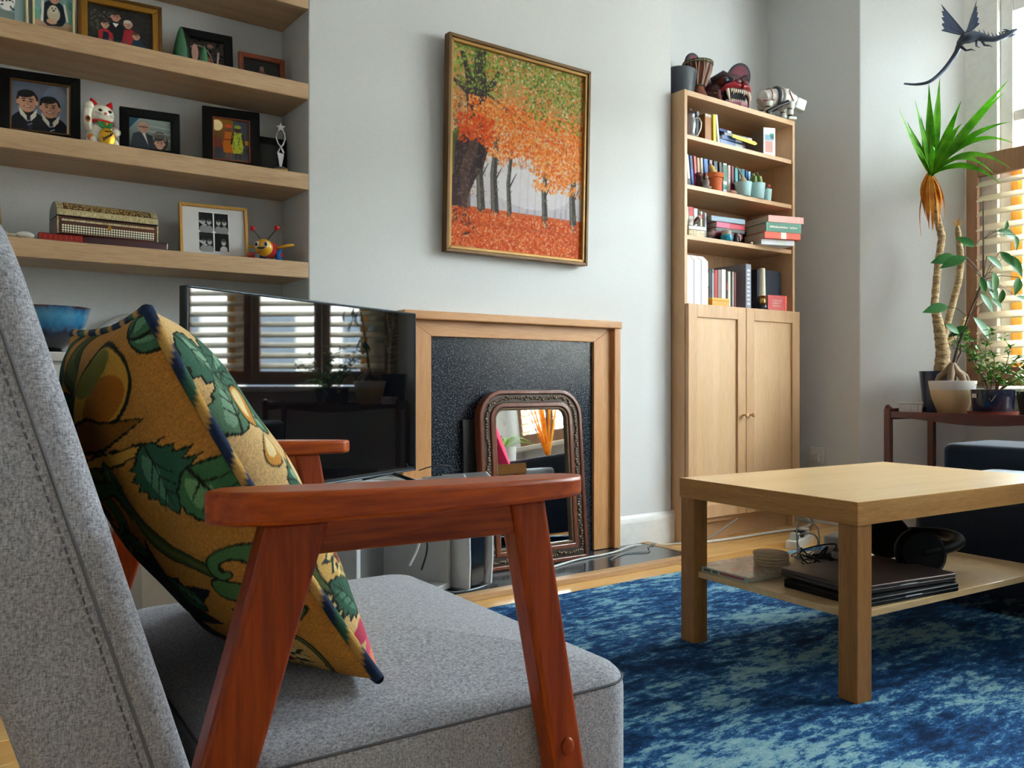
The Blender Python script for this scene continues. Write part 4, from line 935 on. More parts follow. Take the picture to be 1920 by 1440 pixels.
def tealpot(x, y, r, h_, lab):
    t = thing('teal_pot', lab, 'plant pot', (x, y, z), 0, 'pale teal pots of cacti')
    G().lathe([(r*.78, 0), (r*.82, .002), (r, h_), (r*.93, h_), (r*.88, h_*.86), (.002, h_*.84)], n=26).build('pot', TEALP, t, smooth=True)
    return t
t = tealpot(3.285, 2.632, .042, .066, 'pale teal pot with a pale bulb, leftmost of three teal pots')
G().lathe([(.012, .055), (.020, .065), (.016, .08), (.008, .092), (.004, .10)], n=14).build('bulb', flat('#b9a888', .7), t, smooth=True)
G().tube([(-.004, 0, .095), (-.03, 0, .122), (-.055, 0, .142)], [.005, .0035, .001], 8).build('leaf', flat('#7f8a62', .6), t, smooth=True); G().lathe([(.010, .055), (.015, .063), (.011, .075), (.002, .082)], (.028, -.002, 0), 12).build('bulb', flat('#b09a86', .7), t, smooth=True)
t = tealpot(3.385, 2.634, .044, .074, 'pale teal pot with a pointed green succulent, middle of three')
for a, k in ((0, 1.), (70, .8), (140, .9), (-60, .75), (200, .6)):
    dx, dy = math.cos(R(a))*.012, math.sin(R(a))*.012
    G().tube([(dx, dy, .06), (dx*1.6, dy*1.6, .085), (dx*1.4, dy*1.4, .105), (dx*.6, dy*.6, .06+.075*k)], [.008, .0125, .010, .001], 8).build('leaf', flat('#7d8f4e', .5), t, smooth=True)
t = tealpot(3.462, 2.632, .026, .056, 'smallest pale teal pot, holding a pink-flowered cactus')
G().ell((0, 0, .056), (.014, .014, .014)).build('cactus', flat('#5a6a3a', .7), t, smooth=True); G().ell((.004, -.006, .072), (.013, .012, .010), 10, 6).build('flower', flat('#b8504e', .6), t, smooth=True)
# shelf c -----------------------------------------------------------
z = SHZ['c']; GC = 'upright books on the third bookcase shelf'
x = 2.884
for i, (cn, c, th, h_, bd) in enumerate([('pale blue', '#aebbe0', .014, .148, ()), ('white', '#e6e6ea', .040, .150, ((.88, .94, '#7d7f9a'),)), ('dark green', '#27362a', .010, .150, ()), ('cream', '#ded8c4', .012, .148, ((.85, 1., '#d0a0a0'),)), ('red-topped', '#cfc3b8', .030, .150, ((.72, 1., '#c01822'),)), ('mint white', '#dfe9e4', .024, .146, ()), ('forest green', '#1c2c1e', .012, .140, ((.0, .4, '#2f9a66'),)), ('beige and red', '#dccfa6', .014, .138, ((.75, .9, '#c02a22'), (.0, .4, '#eef0ec'))), ('charcoal', '#262a2a', .010, .134, ()), ('grey', '#b3b5bc', .014, .134, ())]):
    book('%s book, %s from the left in the row behind the lidded box' % (cn, ORD[i]), x, 2.690, z, th, h_, .14, c, 0, GC, bd); x += th*1.12+.0012
t = thing('lidded_box', 'mottled brown and silver lidded box in front of the upright books', 'box', (2.955, 2.652, z), -6)
MOT, _t, _b = base('mottled_gilt', .4, .2, 0)
_n = noise(_t, coords(_t), 90, 5, .7); _t.link(ramp(_t, _n, [(.3, '#4a3a22'), (.5, '#8a7448'), (.65, '#b9a884')]), _b.inputs['Base Color'])
G().slab(.054, .030, 0, .030, .008, .002).build('body', MOT, t, smooth=True); G().slab(.056, .032, .031, .050, .010, .008).build('lid', flat('#a8a39a', .35, .4), t, smooth=True)
t = thing('bird_figurine', 'small dark carved bird perched on the lidded box', 'figurine', (2.985, 2.652, z+.0505), 20); t.scale = (1.2, 1.2, 1.2)
G().tube([(-.030, 0, .006), (-.012, 0, .018), (.006, 0, .030), (.018, 0, .034)], [.003, .009, .011, .005], 10).build('body', flat('#3d1c14', .5), t, smooth=True); G().ell((.018, 0, .040), (.008, .007, .008)).build('head', flat('#c9b9b4', .5), t, smooth=True); G().tube([(.024, 0, .040), (.034, 0, .037)], [.003, .0005], 6).build('beak', BLK, t, smooth=True); G().tube([(.004, 0, .022), (.006, 0, 0)], .002, 6).build('leg', BLK, t)
zz = z; GS = 'books stacked flat on the third bookcase shelf'
for lab, x, L_, th, dp, c, rz, bd in (('dark brown book at the bottom of the low flat pile', 3.10, .20, .026, .16, '#3a2018', 2, ()), ('maroon book second up in the low flat pile', 3.105, .205, .024, .16, '#6e1024', -3, ()), ('dark slate book third up in the low flat pile', 3.13, .19, .018, .15, '#3d443c', -5, ()), ('scarlet book fourth up in the low flat pile', 3.135, .19, .026, .15, '#c81838', -4, ((.0, .45, '#e85f84'),)), ('steel blue book on top of the low flat pile', 3.10, .215, .024, .15, '#8aa0ae', -6, ())):
    book(lab, x, 2.665, zz, th, L_, dp, c, 0, GS, bd, flatlie=True, rz=rz); zz += th+.0006
t = thing('glass_jar', 'squat jar with a turquoise band in front of the flat pile', 'jar', (3.165, 2.632, z))
G().lathe([(.026, 0), (.030, .006), (.030, .026), (.026, .030)], n=24).build('band', flat('#1f8fae', .15, 0, .5), t, smooth=True); G().lathe([(.024, .0302), (.025, .046), (.018, .052), (.010, .052)], n=24).build('neck', flat('#b3a595', .3), t, smooth=True)
t = thing('small_ornament', 'little pink and black ornament beside the turquoise jar', 'ornament', (3.232, 2.630, z))
G().lathe([(.014, 0), (.016, .004), (.010, .02), (.013, .034), (.006, .044), (.001, .048)], n=16).build('body', flat('#2a2226', .4), t, smooth=True); G().tube([(-.006, -.012, .04), (.010, -.014, .030), (.016, -.013, .008)], [.004, .004, .003], 8).build('ribbon', flat('#d29a92', .5), t, smooth=True)
tag(G().ell((3.335, 2.622, z+.007), .007, 12, 8).build('bead', flat('#f0ece6', .3), smooth=True), 'tiny white bead on the shelf beside the overhanging books', 'bead')
# overhanging stack, turned towards the room
tilt_z = -17
GO = 'books overhanging the right end of the third bookcase shelf'
zz = z; t0 = (3.350, 2.565)
for lab, dx, dy, th, L_, dp, c, bd, rz in (('white book at the bottom of the overhanging stack', .012, .02, .026, .185, .11, '#e4e8ee', ((.45, .75, '#d6e3dc'),), -18), ('orange-red book second up in the overhanging stack', .010, .0, .032, .205, .17, '#e8501c', ((.45, .60, '#efe6dc'),), -17), ('thick green book third up in the overhanging stack', .022, .0, .046, .200, .17, '#5f9a88', ((.05, .95, '#4d8a74'),), -17), ('salmon pink book on top of the overhanging stack', .030, -.006, .032, .205, .19, '#e8a296', ((.0, .9, '#eeb2a4'),), -16)):
    b_ = book(lab, t0[0]+dx, t0[1]+dy, zz, th, L_, dp, c, 0, GO, bd, flatlie=True, rz=rz)
    if 'green' in lab:
        g = G(); rnn = random.Random(5); xx = .02
        while xx < .175:
            wv_ = rnn.uniform(.004, .009)
            if not .118 < xx < .128: g.box(xx, xx+wv_, -.0013, -.0006, .020, .020+rnn.uniform(.006, .009))
            xx += wv_+.0018
        g.build('spine_lettering', flat('#e8e2d6', .5), b_)
    zz += th+.0006
t = thing('black_ornament', 'dark tangled metal ornament at the back above the book stack', 'ornament', (3.42, 2.80, z))
g = G(); rnn = random.Random(2)
g.box(-.07, .07, -.03, .03, 0, .10)
g.build('case', flat('#15141c', .4), t, bevel=.004); g = G()
for k in range(7): g.tube([(rnn.uniform(-.06, .06), rnn.uniform(-.02, .02), .10), (rnn.uniform(-.06, .06), rnn.uniform(-.02, .02), .125), (rnn.uniform(-.06, .06), rnn.uniform(-.02, .02), .11)], .003, 6)
g.build('wire_tangle', flat('#6d6d78', .25, .9), t, smooth=True)
# shelf d -----------------------------------------------------------
z = SHZ['d']; GD = 'upright books on the lowest open shelf'
for k in range(3):
    t = thing('box_file', '%s white box file at the left of the lowest open shelf' % ('first', 'second', 'third')[k], 'box file', (2.884+k*.0485, 2.622, z), 0, 'white box files')
    G().box(0, .046, 0, .20, 0, .205).build('body', flat('#dfe3e8', .6), t, bevel=.002)
    G().prism([(0, .205), (.20, .205), (.20, .228), (.03, .232)], 0, .046, 'X').build('sloped_top', flat('#ece4e2', .6), t, bevel=.002)
x = 3.034
for i, (cn, c, th, h_, bd) in enumerate([('dark olive', '#2b2c22', .012, .176, ()), ('navy and white', '#1b2438', .020, .178, ((.55, .9, '#9aa7bd'), (.2, .5, '#9a4a66'))), ('black', '#10151c', .016, .178, ()), ('grey lettered', '#5a6664', .018, .180, ((.1, .9, '#8f9a96'),)), ('scarlet', '#d01c1e', .018, .178, ()), ('taupe', '#8d7f7a', .024, .180, ()), ('tall white', '#e9e9e6', .030, .184, ((.0, .02, '#b0b0b0'),)), ('black and red', '#2a2620', .010, .176, ((.5, .7, '#a03a2a'),)), ('ivory', '#dedccb', .018, .178, ()), ('dark green', '#22321f', .008, .176, ()), ('stone', '#b3aa9a', .012, .178, ()), ('burgundy', '#6a0f22', .014, .176, ())]):
    b_ = book('%s book, %s from the left beside the white box files' % (cn, ORD[i]), x, 2.655, z, th, h_, .15, c, 0, GD, bd); x += th*1.10+.001
b_ = book('tall silver-grey hardback right of the burgundy book', 3.322, 2.645, z, .040, .222, .20, '#8e93a0', 0, GD)
g = G()
for k in range(9): g.box(.010, .030, -.0007, -.0001, .025+k*.020, .037+k*.020)
g.build('spine_lettering', flat('#cfd3da', .4), b_)
t = thing('yellow_box', 'small amber-yellow box lying in front of the dark books', 'box', (3.108, 2.632, z), -2)
G().box(-.058, .058, -.016, .016, 0, .030).build('body', flat('#e89a12', .4), t, bevel=.002); G().box(-.059, .059, -.017, .017, .0302, .042).build('lid', flat('#efae2c', .4), t, bevel=.002)
t = thing('candlestick', 'ivory candle in a squat black and brass holder', 'candle', (3.425, 2.628, z))
G().lathe([(.034, 0), (.036, .004), (.028, .010), (.024, .022), (.026, .030), (.016, .036)], n=22).build('foot', flat('#101114', .2), t, smooth=True); G().lathe([(.016, .036), (.019, .046), (.014, .058), (.018, .066), (.024, .070), (.016, .073)], n=20).build('brass_neck', flat('#b08a4c', .25, .9), t, smooth=True)
G().lathe([(.0150, .070), (.0155, .074), (.0130, .204), (.009, .207), (.001, .207)], n=18).build('candle', flat('#e8e0c6', .5), t, smooth=True)
t = thing('navy_box_set', 'navy cloth-covered slipcase at the right of the lowest open shelf', 'box', (3.454, 2.682, z), -4)
G().box(0, .148, 0, .055, 0, .212).build('slipcase', flat('#101a30', .6), t, bevel=.004); G().box(.1481, .176, .002, .053, .001, .210).build('spine', flat('#33435c', .6), t, bevel=.006); G().ell((.163, -.001, .022), (.010, .004, .006)).build('clasp', flat('#c99a6a', .3, .7), t, smooth=True)
t = thing('red_book', 'small scarlet book standing in front of the navy slipcase', 'book', (3.468, 2.628, z), -10)
c_ = G().box(0, .108, 0, .003, 0, .080).box(0, .108, .019, .022, 0, .080).box(.108, .121, 0, .022, 0, .080).build('cover', flat('#cf1616', .4), t, bevel=.001); G().box(.002, .107, .0031, .0189, .002, .078).build('pages', PAGE, t)
G().box(.1085, .1215, -.0006, .0224, .0005, .0795).build('spine', flat('#f0481c', .4), c_)
g = G()
for j, L_ in enumerate((.055, .048, .052)):
    xx = .028
    while xx < .028+L_: g.box(xx, xx+.006, -.0007, -.0001, .050-j*.013, .058-j*.013); xx += .0078
g.build('title_lettering', flat('#e79a8a', .5), c_)

# ------------------------------------------------------------------ on top of the bookcase
z = 2.02
t = thing('grey_vase', 'dark slate-grey ceramic planter on top of the bookcase', 'vase', (2.935, 2.715, z)); 
G().lathe([(.060, 0), (.066, .004), (.078, .10), (.080, .122), (.074, .128), (.068, .120), (.060, .02), (.002, .012)], n=32).build('pot', flat('#3d434c', .45), t, smooth=True)
t = thing('djembe', 'small rope-laced djembe drum between the grey planter and the mask', 'drum', (3.045, 2.700, z))
G().lathe([(.050, 0), (.052, .004), (.042, .035), (.030, .062), (.030, .075), (.040, .105), (.058, .145), (.066, .172), (.066, .180), (.060, .182)], n=28).build('shell', flat('#6e3218', .4), t, smooth=True)
G().lathe([(.067, .176), (.068, .186), (.060, .189), (.002, .190)], n=28).build('drumhead', flat('#c9b699', .7), t, smooth=True)
for zz, r_ in ((.182, .069), (.172, .0685), (.073, .033)): G().tube([(r_*math.cos(a), r_*math.sin(a), zz) for a in np.linspace(0, 2*math.pi, 29)], .0035, 6).build('rope_ring', flat('#4d4c34', .8), t, smooth=True)
for k in range(22):
    a = 2*math.pi*k/22; a2 = a+.14*(1 if k % 2 else -1)
    G().tube([(.070*math.cos(a), .070*math.sin(a), .182), (.063*math.cos((a+a2)/2), .063*math.sin((a+a2)/2), .140), (.036*math.cos(a2), .036*math.sin(a2), .076)], .0022, 5).build('lacing', flat('#c3a893', .8), t, smooth=True)
# demon mask -------------------------------------------------------
MAR = flat('#4a141c', .28, 0, .5); MARD = flat('#2a0f1c', .3, 0, .4); CRI = flat('#a01624', .3, 0, .4); IVO = flat('#dccdb8', .4); MAU = flat('#8a5560', .35)
t = thing('demon_mask', 'carved dark red demon mask with bared teeth on top of the bookcase', 'mask', (3.250, 2.720, z), -10)
g = G(); g.ell((0, .03, .092), (.122, .10, .078), 28, 18); g.ell((-.03, .02, .05), (.11, .09, .05), 24, 14); g.ell((.0, -.05, .125), (.085, .05, .042), 24, 14); g.box(-.10, .10, .02, .10, 0, .06); g.build('face', MAR, t, smooth=True, ang=60)
for sg in (-1, 1):
    br = G().tube([(sg*.100, -.03, .128), (sg*.065, -.075, .146), (sg*.022, -.092, .128)], [.012, .020, .012], 12).build('brow', MARD, t, smooth=True)
    ey = G().ell((sg*.058, -.078, .118), (.025, .020, .022), 18, 12).build('eye', flat('#5a1c26', .25), t, smooth=True); G().ell((sg*.060, -.092, .118), (.014, .009, .014)).build('pupil', flat('#1c3a4c', .12, 0, .6), ey, smooth=True)
    G().ell((sg*.022, -.122, .103), (.019, .020, .015), 16, 10).build('nostril', flat('#6a222c', .28, 0, .4), t, smooth=True)
    G().tube([(sg*.006, -.125, .086), (sg*.035, -.120, .092), (sg*.068, -.098, .082), (sg*.078, -.075, .066)], [.011, .015, .013, .006], 12).build('upper_lip', CRI, t, smooth=True)
    G().tube([(sg*.060, -.100, .075), (sg*.066, -.112, .045), (sg*.058, -.115, .012)], [.009, .007, .002], 10).build('tusk', IVO, t, smooth=True)
    G().tube([(sg*.086, -.07, .07), (sg*.092, -.078, .04), (sg*.080, -.082, .010)], [.010, .009, .005], 10).build('cheek_fold', MAU, t, smooth=True)
    er = G(T(sg*.138, .055, .200, 6, sg*22, sg*-10)); er.lathe([(.001, -.006), (.052, -.006), (.060, 0), (.052, .006), (.001, .006)], n=30) if False else er.prism([(.062*math.cos(a), .078*math.sin(a)) for a in np.linspace(0, 2*math.pi, 29)[:-1]], -.007, .007, 'Y'); er = er.build('ear', flat('#1c1826', .3), t, bevel=.003)
    e2 = G(T(sg*.138, .055, .200, 6, sg*22, sg*-10)).prism([(.050*math.cos(a), .065*math.sin(a)) for a in np.linspace(0, 2*math.pi, 29)[:-1]], -.0085, -.006, 'Y').build('ear_inset', flat('#6e1430', .35), er)
    for q in range(3): G(T(sg*.138, .055, .200, 6, sg*22, sg*-10)).tube([(-.022+q*.018, -.010, -.016+q*.004), (-.012+q*.018, -.010, .000+q*.004)], .0022, 6).build('gold_stroke', flat('#d9a04c', .35, .4), er)
G().box(-.056, .056, -.098, -.06, .018, .072).build('mouth_hollow', flat('#07060c', .8), t, bevel=.01)
for k in range(8):
    xx = -.044+.0126*k; G().tube([(xx, -.108, .076), (xx, -.110, .066), (xx, -.108, .056 if k not in (1, 6) else .048)], [.0052, .0048, .0008], 8).build('upper_tooth', IVO, t, smooth=True)
for k in range(7):
    xx = -.040+.0132*k; G().tube([(xx, -.104, .016), (xx, -.106, .024), (xx, -.104, .032)], [.005, .0045, .0008], 8).build('lower_tooth', IVO, t, smooth=True)
G().tube([(-.06, -.085, .016), (0, -.112, .010), (.06, -.085, .016)], [.012, .014, .012], 12).build('lower_lip', flat('#a8747c', .35), t, smooth=True)
for x_, y_, z_ in ((-.10, -.05, .065), (-.105, -.03, .045), (-.085, -.065, .05)): G().tube([(x_, y_, z_), (x_+.014, y_-.010, z_-.006)], .0024, 6).build('gold_stroke', flat('#d9a04c', .35, .4), t)
# white jointed animal figure ----------------------------------------
WW = flat('#d9d6cc', .5); RL = flat('#a8382c', .5); DK = flat('#241f1e', .5)
t = thing('jointed_horse', 'white wooden jointed horse figure with red painted lines at the bookcase end', 'figurine', (3.575, 2.640, z), -22)
g = G(); g.tube([(-.105, .01, .085), (-.085, .01, .098), (-.02, .01, .108), (.04, .01, .112), (.072, .01, .105)], [.020, .045, .050, .050, .032], 18); g.build('body', WW, t, smooth=True)
G().tube([(.008+.0*math.cos(a), .01+.0525*math.cos(a), .111+.0525*math.sin(a)) for a in np.linspace(0, 2*math.pi, 25)], .006, 8).build('body_band', flat('#c9c4b8', .5), t, smooth=True)
G().tube([(-.020, .01+.053*math.cos(a), .108+.053*math.sin(a)) for a in np.linspace(0, 2*math.pi, 25)], .009, 8).build('dark_band', flat('#3a3a44', .5), t, smooth=True)
G().tube([(-.062, .01+.0505*math.cos(a), .103+.0505*math.sin(a)) for a in np.linspace(0, 2*math.pi, 25)], .0022, 6).build('painted_line', RL, t, smooth=True)
G().tube([(.030, -.040, .140), (.036, -.043, .118), (.052, -.036, .096), (.072, -.022, .086)], .0024, 6).build('painted_line', RL, t, smooth=True)
G().tube([(-.10, -.018, .085), (-.075, -.034, .082), (-.05, -.040, .086)], .0022, 6).build('painted_line', RL, t, smooth=True)
G().tube([(-.095, -.045, .020), (-.05, -.050, .045), (.0, -.050, .068), (.02, -.045, .078)], [.010, .009, .009, .012], 8).build('strap', DK, t, smooth=True)
for lx, ly, fw, zt in ((.046, -.020, 1, .085), (.046, .042, 1, .085), (-.075, -.018, 1, .080), (-.075, .040, 1, .080)):
    zl = z
    lg = G().tube([(lx, ly, zt), (lx+.004, ly, zt-.024), (lx, ly, .052)], [.024, .020, .016], 12).build('leg', WW, t, smooth=True)
    G().lathe([(.013, .022), (.0175, .026), (.0175, .046), (.013, .050)], (lx, ly, 0), 14).build('shin', WW, lg, smooth=True)
    G().slab(.022, .014, 0, .014, .004, .003, c=(lx+.008, ly)).build('foot', WW, lg, smooth=True); G().lathe([(.010, .014), (.013, .022)], (lx, ly, 0), 12).build('ankle', DK, lg, smooth=True)
    G().lathe([(.0145, .0495), (.0145, .053)], (lx, ly, 0), 12).build('joint', DK, lg)
nk = G().tube([(.065, .01, .118), (.085, .01, .112), (.098, .01, .100)], [.026, .024, .018], 14).build('neck', flat('#e4e3de', .5), t, smooth=True)
G(T(.118, .01, .094, 0, 18)).slab(.028, .022, -.036, .022, .008, .008, rb=.006).build('head', flat('#e9e8e4', .5), t, smooth=True)

# ================================================================== forest painting
def forest():
    cv = Cv(230, 272, '#cdbfc4'); A = cv.asp
    cv.grad(0, .25, '#c9521a', '#d0602a'); cv.grad(.25, .62, '#c3bbc0', '#ddd5d4'); cv.grad(.62, A, '#d98f58', '#93964f')
    for x in (.50, .56, .62, .78, .83, .87): cv.line([(x, .24), (x+.01, .55)], .008, '#9a90a0', .004, .6)
    cv.dabs(1, 500, (0, 1, .26, .75), ['#cfc4c8', '#b7adb8', '#dccfc6', '#d9b49a'], .012, .03, .5)
    cv.ell(.6, .40, .3, .12, '#e3dddf', 0, .6)
    cv.dabs(11, 2200, (0, 1, .52, A), ['#e08a4c', '#e39a62', '#d8793c', '#e6a070', '#cdb98a', '#e87f36', '#d96a24'], .009, .019, .85)
    for x, w0, yb, yt in ((.215, .030, .245, .66), (.315, .030, .235, .68), (.425, .018, .215, .62), (.70, .024, .19, .62), (.93, .030, .185, .60)):
        P = [(x+.005, yb), (x-.01, (yb+yt)/2), (x+.012, yt)]
        cv.line(P, w0*.95, '#4a4340', w0*.6); cv.line([(p[0]-w0*.35, p[1]) for p in P], w0*.3, '#6f6a60', w0*.2); cv.dabs(int(x*100), 40, (x-w0, x+w0, yb, yt), ['#7d7a66', '#3a3230', '#8f8a80'], .006, .012, .6)
        cv.line([(x, yb+.18), (x+.05, yb+.27)], .006, '#4a4340', .002)
    T_ = [(0, .12), (0, .62), (.03, .66), (.10, .72), (.115, .80), (.10, .90), (.03, .95), (0, .96), (0, .985), (.06, .965), (.10, .955), (.09, 1.04), (.05, 1.15), (.09, 1.14), (.13, 1.04), (.145, 1.0), (.165, 1.18), (.24, 1.18), (.235, 1.04), (.27, 1.0), (.325, 1.08), (.345, 1.07), (.30, .96), (.25, .93), (.245, .76), (.265, .60), (.235, .50), (.17, .40), (.125, .30), (.115, .23), (.15, .16), (.19, .11), (.10, .13), (.07, .16)]
    cv.poly(T_, '#3d2a2c'); 
    cv.line([(.11, .25), (.10, .45), (.16, .60), (.18, .85)], .035, '#5b4238', .03, .7); cv.line([(.20, .50), (.22, .62), (.21, .9)], .02, '#2a1c22', .015, .8)
    cv.line([(.005, .42), (.01, .62), (.07, .68)], .02, '#4f6a26', .03, .8)
    cv.dabs(21, 900, (.0, .25, .15, 1.0), ['#5c4742', '#2c1e22', '#6a5a48', '#4d3a30', '#7a6350', '#6b4a5a'], .006, .013, .6, lambda x, y, r: y > .62 or x < .12+.35*(y-.2))
    cv.line([(.25, .93), (.36, .88), (.48, .76)], .008, '#3a2a24', .003); cv.line([(.36, .88), (.55, .80)], .006, '#3a2a24', .002)
    cv.dabs(31, 4200, (.12, 1.0, .42, .90), ['#e8701c', '#ef8a28', '#dd5a12', '#f2a050', '#f0b884', '#d84a10', '#ea7a1c', '#e2661a'], .008, .016, .95, lambda x, y, r: (y > .66-.20*x+.05*math.sin(14*x)) and (y < .93-.06*x) and r.random() < .85)
    cv.dabs(32, 260, (.05, .30, .62, .80), ['#dd4a10', '#e8601a', '#c83c0c'], .010, .02, .95, lambda x, y, r: abs(y-.70) < .09)
    cv.dabs(36, 420, (.6, 1.0, .40, .66), ['#e8802c', '#ef9a48', '#e06a1c', '#f3b070'], .010, .02, .9)
    cv.dabs(41, 2600, (.0, 1.0, .70, A), ['#6d8a2a', '#557222', '#8aa53c', '#a3b45c', '#465f1e', '#5f7d28'], .008, .017, .92, lambda x, y, r: (y > .99-.05*math.sin(9*x) and r.random() < .7) or (abs(x-.62) < .10 and y > .84 and r.random() < .6) or (x < .36 and y > .92 and r.random() < .5) or (abs(x-.85) < .12 and y > .80 and r.random() < .35))
    cv.dabs(42, 260, (.25, 1., .9, A), ['#e9944c', '#e87a30', '#e9c6a0', '#dfe0cc', '#6d8a2a'], .007, .013, .85)
    cv.dabs(51, 4200, (0, 1, 0, .235), ['#c8420c', '#dd5a14', '#e8722c', '#b5380c', '#d98a5a', '#a83a14', '#e6a883', '#e0641c'], .006, .013, .85, lambda x, y, r: y < .24-.05*x+.02)
    cv.rect(.0, 1, .135, .165, '#b03a0e', .25)
    cv.ell(.12, .085, .03, .008, '#5a2a1a', 20)
    return cv
t = thing('forest_painting', 'gilt-framed painting of orange autumn beeches hung above the fireplace', 'painting', (1.972, 2.668, 1.195))
Wp, Hp = .680, .790
M = T(0, 0, 0, 1.6)
OLDG = flat('#6a4a20', .5, .25); OLDG2 = flat('#a67c3c', .45, .35)
def border(par, nm, mat, w_, h_, b, y0, y1, off=0, M=M):
    for poly in ([(-w_/2+off, off), (w_/2-off, off), (w_/2-off-b, off+b), (-w_/2+off+b, off+b)], [(-w_/2+off, h_-off), (-w_/2+off+b, h_-off-b), (w_/2-off-b, h_-off-b), (w_/2-off, h_-off)],
                 [(-w_/2+off, off), (-w_/2+off+b, off+b), (-w_/2+off+b, h_-off-b), (-w_/2+off, h_-off)], [(w_/2-off, off), (w_/2-off, h_-off), (w_/2-off-b, h_-off-b), (w_/2-off-b, off+b)]):
        G(M).prism(poly, y0, y1, 'Y').build(nm, mat, par, bevel=.0025)
border(t, 'frame_rail', OLDG, Wp, Hp, .013, -.030, .004)
border(t, 'inner_rail', OLDG2, Wp, Hp, .012, -.024, .004, .013)
G(M).box(-Wp/2+.01, Wp/2-.01, -.004, .002, .01, Hp-.01).build('backing_board', flat('#6b5236', .8), t)
picture('canvas', forest(), Wp-.05, Hp-.05, t, M @ Matrix.Translation((0, -.010, .025)), attrmat('oil_paint', .75, .15))

# ================================================================== leaning mirror
t = thing('leaning_mirror', 'arched antique mirror with carved brown frame leaning against the granite panel', 'mirror', (2.003, 2.590, .0205), -2.0)
Wm, Hm = .482, .668; M = T(0, 0, 0, -4.6)
def archpoly(w_, h_, cr, off=0, k=8):
    w2 = w_/2-off; top = h_-off; c = max(cr-off*.9, .012); p = [(-w2, off), (w2, off)]
    for i in range(k+1): a = math.pi/2*i/k; p.append((w2-c+c*math.cos(a), top-c+c*math.sin(a)))
    for i in range(k+1): a = math.pi/2*(1+i/k); p.append((-w2+c+c*math.cos(a), top-c+c*math.sin(a)))
    return p
def ring(o0, o1, y0, y1, nm, mat, bev=.002):
    a = archpoly(Wm, Hm, .105, o0); b = archpoly(Wm, Hm, .105, o1); N = len(a); g = G(M)
    vs_ = [(p[0], y0, p[1]) for p in a]+[(p[0], y0, p[1]) for p in b]+[(p[0], y1, p[1]) for p in a]+[(p[0], y1, p[1]) for p in b]
    fs = []
    for i in range(N):
        j = (i+1) % N; fs += [(i, j, N+j, N+i), (2*N+i, 3*N+i, 3*N+j, 2*N+j), (i, 2*N+i, 2*N+j, j), (N+i, N+j, 3*N+j, 3*N+i)]
    return g.add(vs_, fs).build(nm, mat, t, bevel=bev)
MB1 = wood('mirror_walnut', '#4a2213', '#6b351f', '#87492d', 'Z', .28, 1.5, .3)
MB2 = flat('#3d2b1e', .45, .25); MB3 = flat('#8a6a44', .35, .5)
ring(0, .016, -.030, .012, 'outer_moulding', MB1, .004); cr_ = ring(.016, .048, -.024, .012, 'carved_band', MB2, .002); ring(.048, .066, -.030, .012, 'inner_moulding', MB1, .004); bd = ring(.066, .076, -.022, .012, 'bead_band', flat('#4a3320', .4), .001)
g = G(M); rnn = random.Random(7)
mid = [Vector((p[0], -.026, p[1])) for p in archpoly(Wm, Hm, .105, .032, 10)]
for p, d in along(mid, .0105):
    q = rnn.uniform(-.006, .006); nx = Vector((-d.z, 0, d.x))
    pp = p+nx*q; g.ell(tuple(pp), (rnn.uniform(.005, .009), .0045, rnn.uniform(.004, .007)), 8, 5)
o = g.build('carved_scrolls', flat('#6e5c48', .4, .35), cr_, smooth=True); o['kind'] = 'stuff'
g = G(M)
for p, d in along([Vector((p[0], -.0235, p[1])) for p in archpoly(Wm, Hm, .105, .071, 10)], .0062): g.ell(tuple(p), .0026, 6, 4)
o = g.build('beads', MB3, bd, smooth=True); o['kind'] = 'stuff'
MIR, _t, _b = base('mirror_silver', .015, 1.); _b.inputs['Base Color'].default_value = (.86, .87, .85, 1)
_n = noise(_t, coords(_t), 14, 6, .7); _t.link(ramp(_t, _n, [(.25, '#c9c9c2'), (.4, '#eeeeea')]), _b.inputs['Base Color'])
pl = archpoly(Wm, Hm, .105, .074); G(M).prism(pl, -.012, -.008, 'Y').build('mirror_glass', MIR, t)
G(M).prism(archpoly(Wm, Hm, .105, .01), .008, .013, 'Y').build('backing_board', flat('#3a2a1e', .8), t)
tag(G(T(1.712, 2.634, .0205, -2.5)).box(0, .30, -.006, .006, 0, .56).build('black_board', flat('#08090b', .3), bevel=.002), 'thin black board standing behind the leaning mirror', 'board')

# ================================================================== television, stand, console
SCR, _t, _b = base('tv_screen', .025, 0, 0, .5); _b.inputs['Base Color'].default_value = lin4('#07080a'); _b.inputs['IOR'].default_value = 1.6
_n = noise(_t, coords(_t), 500, 2); _t.link(ramp(_t, _n, [(.70, '#07080a'), (.78, '#1c1f22')]), _b.inputs['Base Color'])
t = thing('television', 'flat-screen television angled beside the fireplace, its screen reflecting the shutters', 'television', (1.009, 2.328, .392), 26.15)
G().box(-.485, .485, -.004, .020, .028, .560).build('body', flat('#0b0c0e', .4), t, bevel=.002)
G().box(-.478, .478, -.0055, -.0042, .042, .554).build('screen', SCR, t)
border(t, 'bezel', flat('#3c444c', .3, .6), .972, .534, .006, -.008, .0, M=T(0, 0, .027))
for sg in (-1, 1): G().tube([(sg*.36, .006, .03), (sg*.36, -.10, .0045)], .006, 8).tube([(sg*.36, .006, .03), (sg*.36, .12, .0045)], .006, 8).build('foot', flat('#15171a', .4), t, smooth=True)
UN = flat('#b9b8b6', .45); UNB = flat('#8d8d8c', .5)
t = thing('tv_stand', 'low open grey-white television stand left of the fireplace', 'tv stand', (1.009, 2.328, 0), 26.15)
G().box(-.50, .50, -.135, .135, .368, .390).build('top', UN, t, bevel=.002); G().box(-.50, .50, -.135, .135, .03, .05).build('base_panel', UN, t, bevel=.002)
